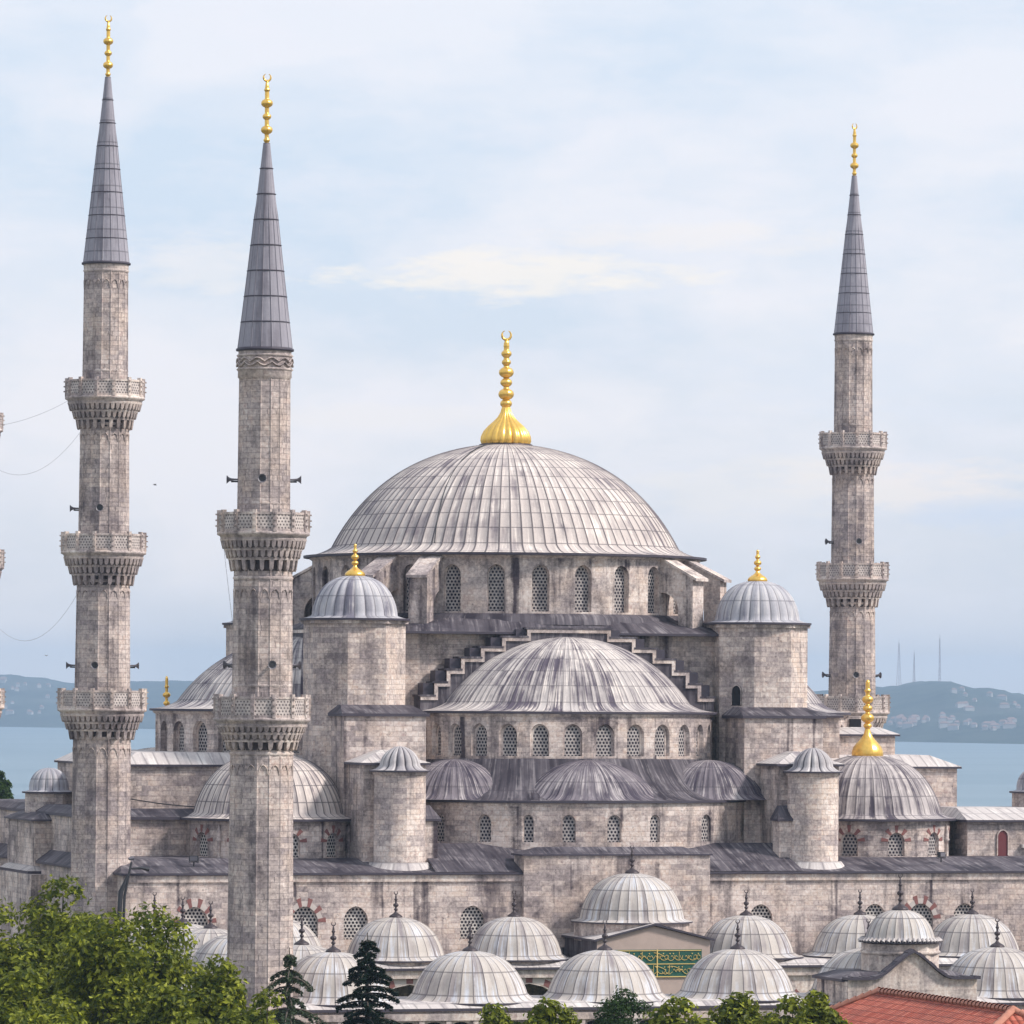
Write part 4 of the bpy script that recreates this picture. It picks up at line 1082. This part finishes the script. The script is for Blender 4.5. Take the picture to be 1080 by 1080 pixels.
def conifer(loc, H, R, label, seed, mat, droop=.35, name='cedar_tree', gap=.55, dens=1.):
    rr = random.Random(seed); r = thing(name, label, 'tree', loc); V = []; Fc = []; m = MB()
    m.tube([(0, 0, -.3), (.05, 0, H * .4), (0, .05, H * .8), (0, 0, H)], [.28, .2, .09, .02], BARK, 7)
    z = H * .12
    while z < H - .15:
        t = 1 - (z / H); lenb = R * (t ** .8) * rr.uniform(.6, 1.1) + .1; nb = rr.randint(3, 5); a0 = rr.uniform(0, 6.28)
        for k in range(nb):
            a = a0 + 2 * pi * k / nb + rr.uniform(-.4, .4); ln = lenb * rr.uniform(.55, 1.15); pts = []
            for i in range(6):
                s = i / 5; pts.append(Vector((cos(a) * ln * s, sin(a) * ln * s, z + ln * (.18 * s - droop * s * s))))
            m.tube([tuple(p) for p in pts], [.05 * (1 - .8 * i / 5) + .008 for i in range(6)], BARK, 4)
            for _ in range(int((90 + 170 * ln) * dens)):
                s = rr.random() ** .75; p = pts[0].lerp(pts[-1], s); i = min(int(s * 5), 4); p = pts[i].lerp(pts[i + 1], s * 5 - i)
                wd = .34 * (1 - s) * ln * .5 + .09; sd_ = rr.uniform(-1, 1) * wd; p = p + Vector((-sin(a) * sd_, cos(a) * sd_, rr.gauss(-.08 - abs(sd_) * .25, .06)))
                nrm = Vector((rr.gauss(0, .5), rr.gauss(0, .5), 1)).normalized(); leaf(V, Fc, p, nrm, rr.uniform(.10, .2), rr)
        z += gap * rr.uniform(.7, 1.2) * (.35 + .8 * t)
    crown_obj('crown', V, Fc, mat, r); m.build('trunk', r); return r
def tp(px, yt, D): return at((px - 540) / 5743 * D, D, 0), 25 - (yt - 736) / 5743 * D
def bt(px, yt, D, R, label, seed, **k): l, h = tp(px, yt, D); return broadleaf(l, h, R, label, seed, **k)
TG = 'broadleaf trees in the lower left corner'
bt(66, 923, 246, 3.6, 'tallest leafy green tree, its top in front of the tallest minaret', 1, leaves=30000, lobes=44, group=TG, squash=1.6)
bt(4, 948, 244, 3.8, 'leafy green tree at the very left edge, cut by the frame', 2, leaves=24000, lobes=38, group=TG, squash=1.5)
bt(165, 952, 236, 3.7, 'leafy green tree with a rounded crown between the two left minarets', 3, leaves=24000, lobes=36, group=TG, squash=1.7)
bt(116, 962, 226, 3.4, 'bright leafy tree in front, low between the two tallest crowns', 4, leaves=22000, lobes=34, group=TG, squash=1.4)
bt(232, 1008, 222, 2.5, 'lower leafy tree just in front of the foot of the nearest minaret', 5, leaves=15000, lobes=28, group=TG, squash=1.5)
bt(38, 1020, 216, 3.2, 'leafy tree filling the lower left corner in front of the taller ones', 6, leaves=20000, lobes=32, group=TG, squash=1.2)
bt(182, 1040, 214, 2.2, 'low leafy tree at the bottom, between the corner tree and the minaret foot', 7, leaves=14000, lobes=26, group=TG, squash=1.2)
bt(283, 1042, 216, 2.3, 'small leafy tree at the bottom beside the drooping conifer', 8, leaves=9000, lobes=20, group=TG, squash=1.3)
l, h = tp(391, 984, 262); conifer(l, h, 5.6, 'dark blue-green cedar standing before the pale courtyard domes', 24, NEEDLE, .36, gap=.72, dens=.85)
l, h = tp(309, 1000, 258); conifer(l, h, 6.2, 'greyer conifer with drooping branches beside the foot of the nearest minaret', 22, NEEDLE2, .55, name='deodar_tree', gap=.95, dens=.55)
BG = 'leafy bushes along the bottom edge'
B = dict(cat='bush', name='leafy_bush', group=BG)
bt(528, 1056, 222, 2.0, 'bright low bush at the bottom, leftmost under the middle domes', 31, leaves=7000, lobes=16, ls=.23, **B)
bt(582, 1050, 222, 2.1, 'bright yellow-green bush left of the dark round bush', 32, leaves=9000, lobes=20, ls=.23, **B)
bt(660, 1039, 228, 1.9, 'dark round bush with fine leaves under the second dome', 33, mat=LEAF2, leaves=16000, lobes=24, ls=.13, **B)
bt(716, 1046, 220, 2.3, 'green bush directly right of the dark round bush', 34, leaves=9000, lobes=20, ls=.23, **B)
bt(782, 1041, 222, 2.4, 'leafy bush with upright shoots under the third dome', 35, leaves=11000, lobes=24, ls=.24, **B)
bt(836, 1044, 214, 2.4, 'low leafy bush between the one with upright shoots and the tree by the roof', 37, leaves=9000, lobes=20, ls=.24, **B)
bt(868, 1041, 218, 1.7, 'leafy green tree top reaching over the corner of the red roof', 36, leaves=9000, lobes=20, ls=.23, **B)
l, h = tp(2, 816, 470); broadleaf(l, h, 1.6, 'dark distant tree top at the left edge above the outer wall', 41, mat=LEAF2, leaves=5000, lobes=14, ls=.3)

# ------------------------------------------------------------------ small things
WIRE = plain('thin_wire', C(.30, .30, .33), .6)
def cable(name, a, b, sag, label, r=.011, grp=None):
    m = MB(); a = Vector(a); b = Vector(b); m.tube([tuple(a.lerp(b, i / 20) - Vector((0, 0, sag * 4 * (i / 20) * (1 - i / 20)))) for i in range(21)], r, BLACK if r > .03 else WIRE, 4)
    return tag(m.build(name), label, 'cable', grp)
G_ = 'cables strung between the left minarets'
cable('cable', (-36.2, -21.2, 45.8), (-35.6, 21.4, 45.2), .7, 'thin cable strung from the top balcony of the tall left minaret', grp=G_)
cable('cable', (-36.4, -21.2, 43.2), (-35.6, 21.4, 43.6), 2.6, 'thin sagging cable below the top balcony of the tall left minaret', grp=G_)
cable('cable', (-36.2, -21.3, 32.9), (-35.6, 21.4, 33.2), 4.2, 'thin deeply sagging cable below the middle balcony of the tall left minaret', grp=G_)
cable('cable', (-40.9, -79.4, 34.0), (-40.0, -78.6, 28.6), .15, 'short loose cable hanging from the upper balcony of the nearest minaret')
cable('cable', (-34.5, -12.1, 18.6), (-22.0, -12.0, 17.2), .5, 'dark cable drooping across the stone block between the left minarets', .04)
def floodlight(x, y, z, label, a=0.):
    r = thing('floodlight', label, 'floodlight', (x, y, z), 'floodlights on the lead roofs'); m = MB(); m.box(-.3, .3, -.14, .1, .05, .42, BLACK, rot=(0, 0, a)); m.box(-.25, .25, -.17, -.14, .09, .38, GREY, rot=(0, 0, a))
    m.build('lamp_housing', r); m = MB(); m.tube([(-.33, 0, .25), (-.33, 0, .0), (.33, 0, .0), (.33, 0, .25)], .03, BLACK, 5); m.tube([(0, 0, -.3), (0, 0, .02)], .05, BLACK, 6); m.build('bracket', r)
floodlight(24.5, -25.5, 13.95, 'black floodlight on the lead roof in front of the right corner dome', .5)
floodlight(-29.6, -26.0, 13.8, 'small floodlight on the lead roof between the two left minarets', -.4)
fp = thing('lamp_pole', 'dark pole with lamps at the end of the lead roof beside the tallest minaret', 'lamp pole', (-34.6, -28.6, 0))
m = MB(); m.tube([(-.5, 0, 5), (-.35, 0, 11.6), (.1, 0, 13.9)], [.1, .09, .07], BLACK, 7); m.build('pole', fp)
m = MB(); m.tube([(-.95, .1, 7.5), (-.7, .05, 10.2), (-.6, .05, 11.9), (-.1, 0, 13.1)], [.10, .15, .17, .07], BLACK, 7); m.build('cable_bundle', fp)
m = MB(); m.tube([(.1, 0, 13.45), (.8, 0, 13.5), (1.3, 0, 13.4)], [.06, .12, .17], BLACK, 6); m.tube([(-.1, 0, 14.1), (.25, 0, 14.15)], [.1, .17], GREY, 6); m.build('lamp', fp)
def bird(loc, s, a, label):
    m = MB(); d = Vector((cos(a), sin(a), 0)); sd_ = Vector((-sin(a), cos(a), 0)); c = Vector(loc)
    m.tube([tuple(c + d * t * s) for t in (-.5, -.3, 0, .3, .45, .55)], [.01, .05 * s, .11 * s, .09 * s, .06 * s, .01], BLACK, 6)
    for q in (-1, 1):
        A = [c + d * .15 * s, c - d * .15 * s, c + sd_ * q * .5 * s - d * .12 * s + Vector((0, 0, .28 * s)), c + sd_ * q * .45 * s + d * .12 * s + Vector((0, 0, .28 * s))]
        B = [c + sd_ * q * 1.05 * s - d * .3 * s + Vector((0, 0, .12 * s))]
        m.loft([tuple(p - Vector((0, 0, .012))) for p in A], [tuple(p + Vector((0, 0, .012))) for p in A], BLACK, True, True)
        m.face([tuple(A[2]), tuple(B[0]), tuple(A[3])], m=BLACK); m.face([tuple(A[2] - Vector((0, 0, .02))), tuple(A[3] - Vector((0, 0, .02))), tuple(B[0])], m=BLACK)
    tag(m.build('bird'), label, 'bird', 'birds in flight')
bird(at((163 - 540) / 5743 * 300, 300, 25 + 222 / 5743 * 300), .20, .3, 'small dark bird flying between the two left minarets')
bird(at((50 - 540) / 5743 * 300, 300, 25 + 41 / 5743 * 300), .16, 1.2, 'small dark bird flying low at left above the far hills')

# ------------------------------------------------------------------ haze
hz = bpy.data.materials.new('haze_air'); t = nt(hz); v = t.nodes.new('ShaderNodeVolumePrincipled'); o = t.nodes.new('ShaderNodeOutputMaterial'); t.links.new(v.outputs[0], o.inputs['Volume'])
v.inputs['Color'].default_value = C(.56, .76, 1.); v.inputs['Density'].default_value = HAZE = 9.5e-5; v.inputs['Anisotropy'].default_value = .2
m = MB(); m.box(-6000, 9400, -850, 13500, -42, 142, hz); hb = m.build('haze'); hb['kind'] = 'stuff'

# ------------------------------------------------------------------ sky and sun
SE, SA = radians(42), radians(122)          # elevation; azimuth clockwise from +y
w = bpy.data.worlds.new('World'); S.world = w; w.use_nodes = True; t = w.node_tree; t.nodes.clear(); g = NT(t)
sky = g.n('ShaderNodeTexSky'); sky.sky_type = 'NISHITA'; sky.sun_disc = False; sky.sun_elevation = SE; sky.sun_rotation = SA; sky.dust_density = 2.; sky.air_density = 1.2
d = g.n('ShaderNodeTexCoord').outputs['Generated']; X, Y, Z = g.xyz(d)
az = g.m('SUBTRACT', g.m('ARCTAN2', X, Y), TH); el = g.m('ARCSINE', Z)
a = g.m('MULTIPLY', az, 180 / pi); e = g.m('MULTIPLY', el, 180 / pi)      # degrees
wv = g.noise(g.comb(g.m('MULTIPLY', a, .5), g.m('MULTIPLY', e, .9), 1.), 1., 5., .6)
q = g.comb(g.m('ADD', g.m('MULTIPLY', a, .26), g.m('MULTIPLY', wv, .5)), g.m('MULTIPLY', e, .62), 4.3)
n1 = g.noise(q, 1., 7., .56); n2 = g.noise(g.comb(g.m('MULTIPLY', a, .55), g.m('MULTIPLY', e, 1.6), 8.), 1., 6., .6)
n3 = g.noise(g.comb(g.m('MULTIPLY', a, .12), g.m('MULTIPLY', e, .3), 2.), 1., 3., .5)
blue = g.mix(.88, sky.outputs[0], g.mix(g.ramp(e, 0., 5.), C(7.4, 7.4, 7.8), C(5.9, 6.85, 8.15))); cloud = g.mix(g.ramp(e, 0, 8), C(8.1, 7.75, 7.8), C(7.0, 7.35, 8.1))
c = g.mix(g.ramp(g.m('ADD', n1, g.m('MULTIPLY', g.m('SUBTRACT', n3, .5), .5)), .36, .62), blue, cloud)
c = g.mix(g.ramp(n2, .50, .68, 0., .4), c, C(7.5, 7.5, 8.1))
n4 = g.noise(g.comb(g.m('MULTIPLY', a, 1.1), g.m('MULTIPLY', e, 4.2), 3.), 1., 6., .65)
def wisp(a0, e0, wa, we, col, s, c, sharp=.1):
    da = g.m('DIVIDE', g.m('ADD', g.m('SUBTRACT', a, a0), g.m('MULTIPLY', g.m('SUBTRACT', n2, .5), 1.6 * wa)), wa); de = g.m('DIVIDE', g.m('ADD', g.m('SUBTRACT', e, e0), g.m('MULTIPLY', g.m('SUBTRACT', wv, .5), 1.8 * we)), we)
    r = g.m('ADD', g.m('MULTIPLY', da, da), g.m('MULTIPLY', de, de)); return g.mix(g.ramp(g.m('ADD', r, g.m('MULTIPLY', g.m('SUBTRACT', n4, .5), 5.)), sharp, 1.25, s, 0.), c, col)
c = wisp(.1, 4.45, 1.9, .24, C(8.5, 8.0, 7.4), .75, c)
c = wisp(1.7, 4.85, 1.6, .16, C(8.1, 7.7, 7.5), .5, c)
c = wisp(-3.2, 4.5, .9, .3, C(8., 7.7, 7.6), .45, c)
c = wisp(4.2, 2.25, 1.5, .28, C(8.4, 7.7, 7.3), .7, c)
c = wisp(2.6, 2.2, 1.5, .3, C(7.9, 7.6, 7.4), .5, c)
c = wisp(4.9, 1.95, .8, .2, C(5.8, 6.5, 7.8), .6, c)
c = wisp(-1.2, 2.95, 1.6, .15, C(7.9, 7.6, 7.5), .4, c)
c = wisp(3.9, 3.4, 2.2, .5, C(6.7, 7.1, 7.9), .4, c)
bg = g.n('ShaderNodeBackground'); g.set(bg, 0, c); g.set(bg, 1, .1); o = g.n('ShaderNodeOutputWorld'); t.links.new(bg.outputs[0], o.inputs[0])
sl = bpy.data.lights.new('sun', 'SUN'); sl.energy = 3.4; sl.angle = radians(8); sl.color = (1., .93, .86); so = bpy.data.objects.new('sun', sl); COL.objects.link(so)
sv = Vector((sin(SA) * cos(SE), cos(SA) * cos(SE), sin(SE))); so.rotation_euler = sv.to_track_quat('Z', 'Y').to_euler()
S.view_settings.view_transform = 'Standard'; S.view_settings.look = 'None'; S.view_settings.gamma = 1; S.view_settings.exposure = .30
S.render.engine = 'CYCLES'; S.cycles.volume_bounces = 0; S.cycles.max_bounces = 6
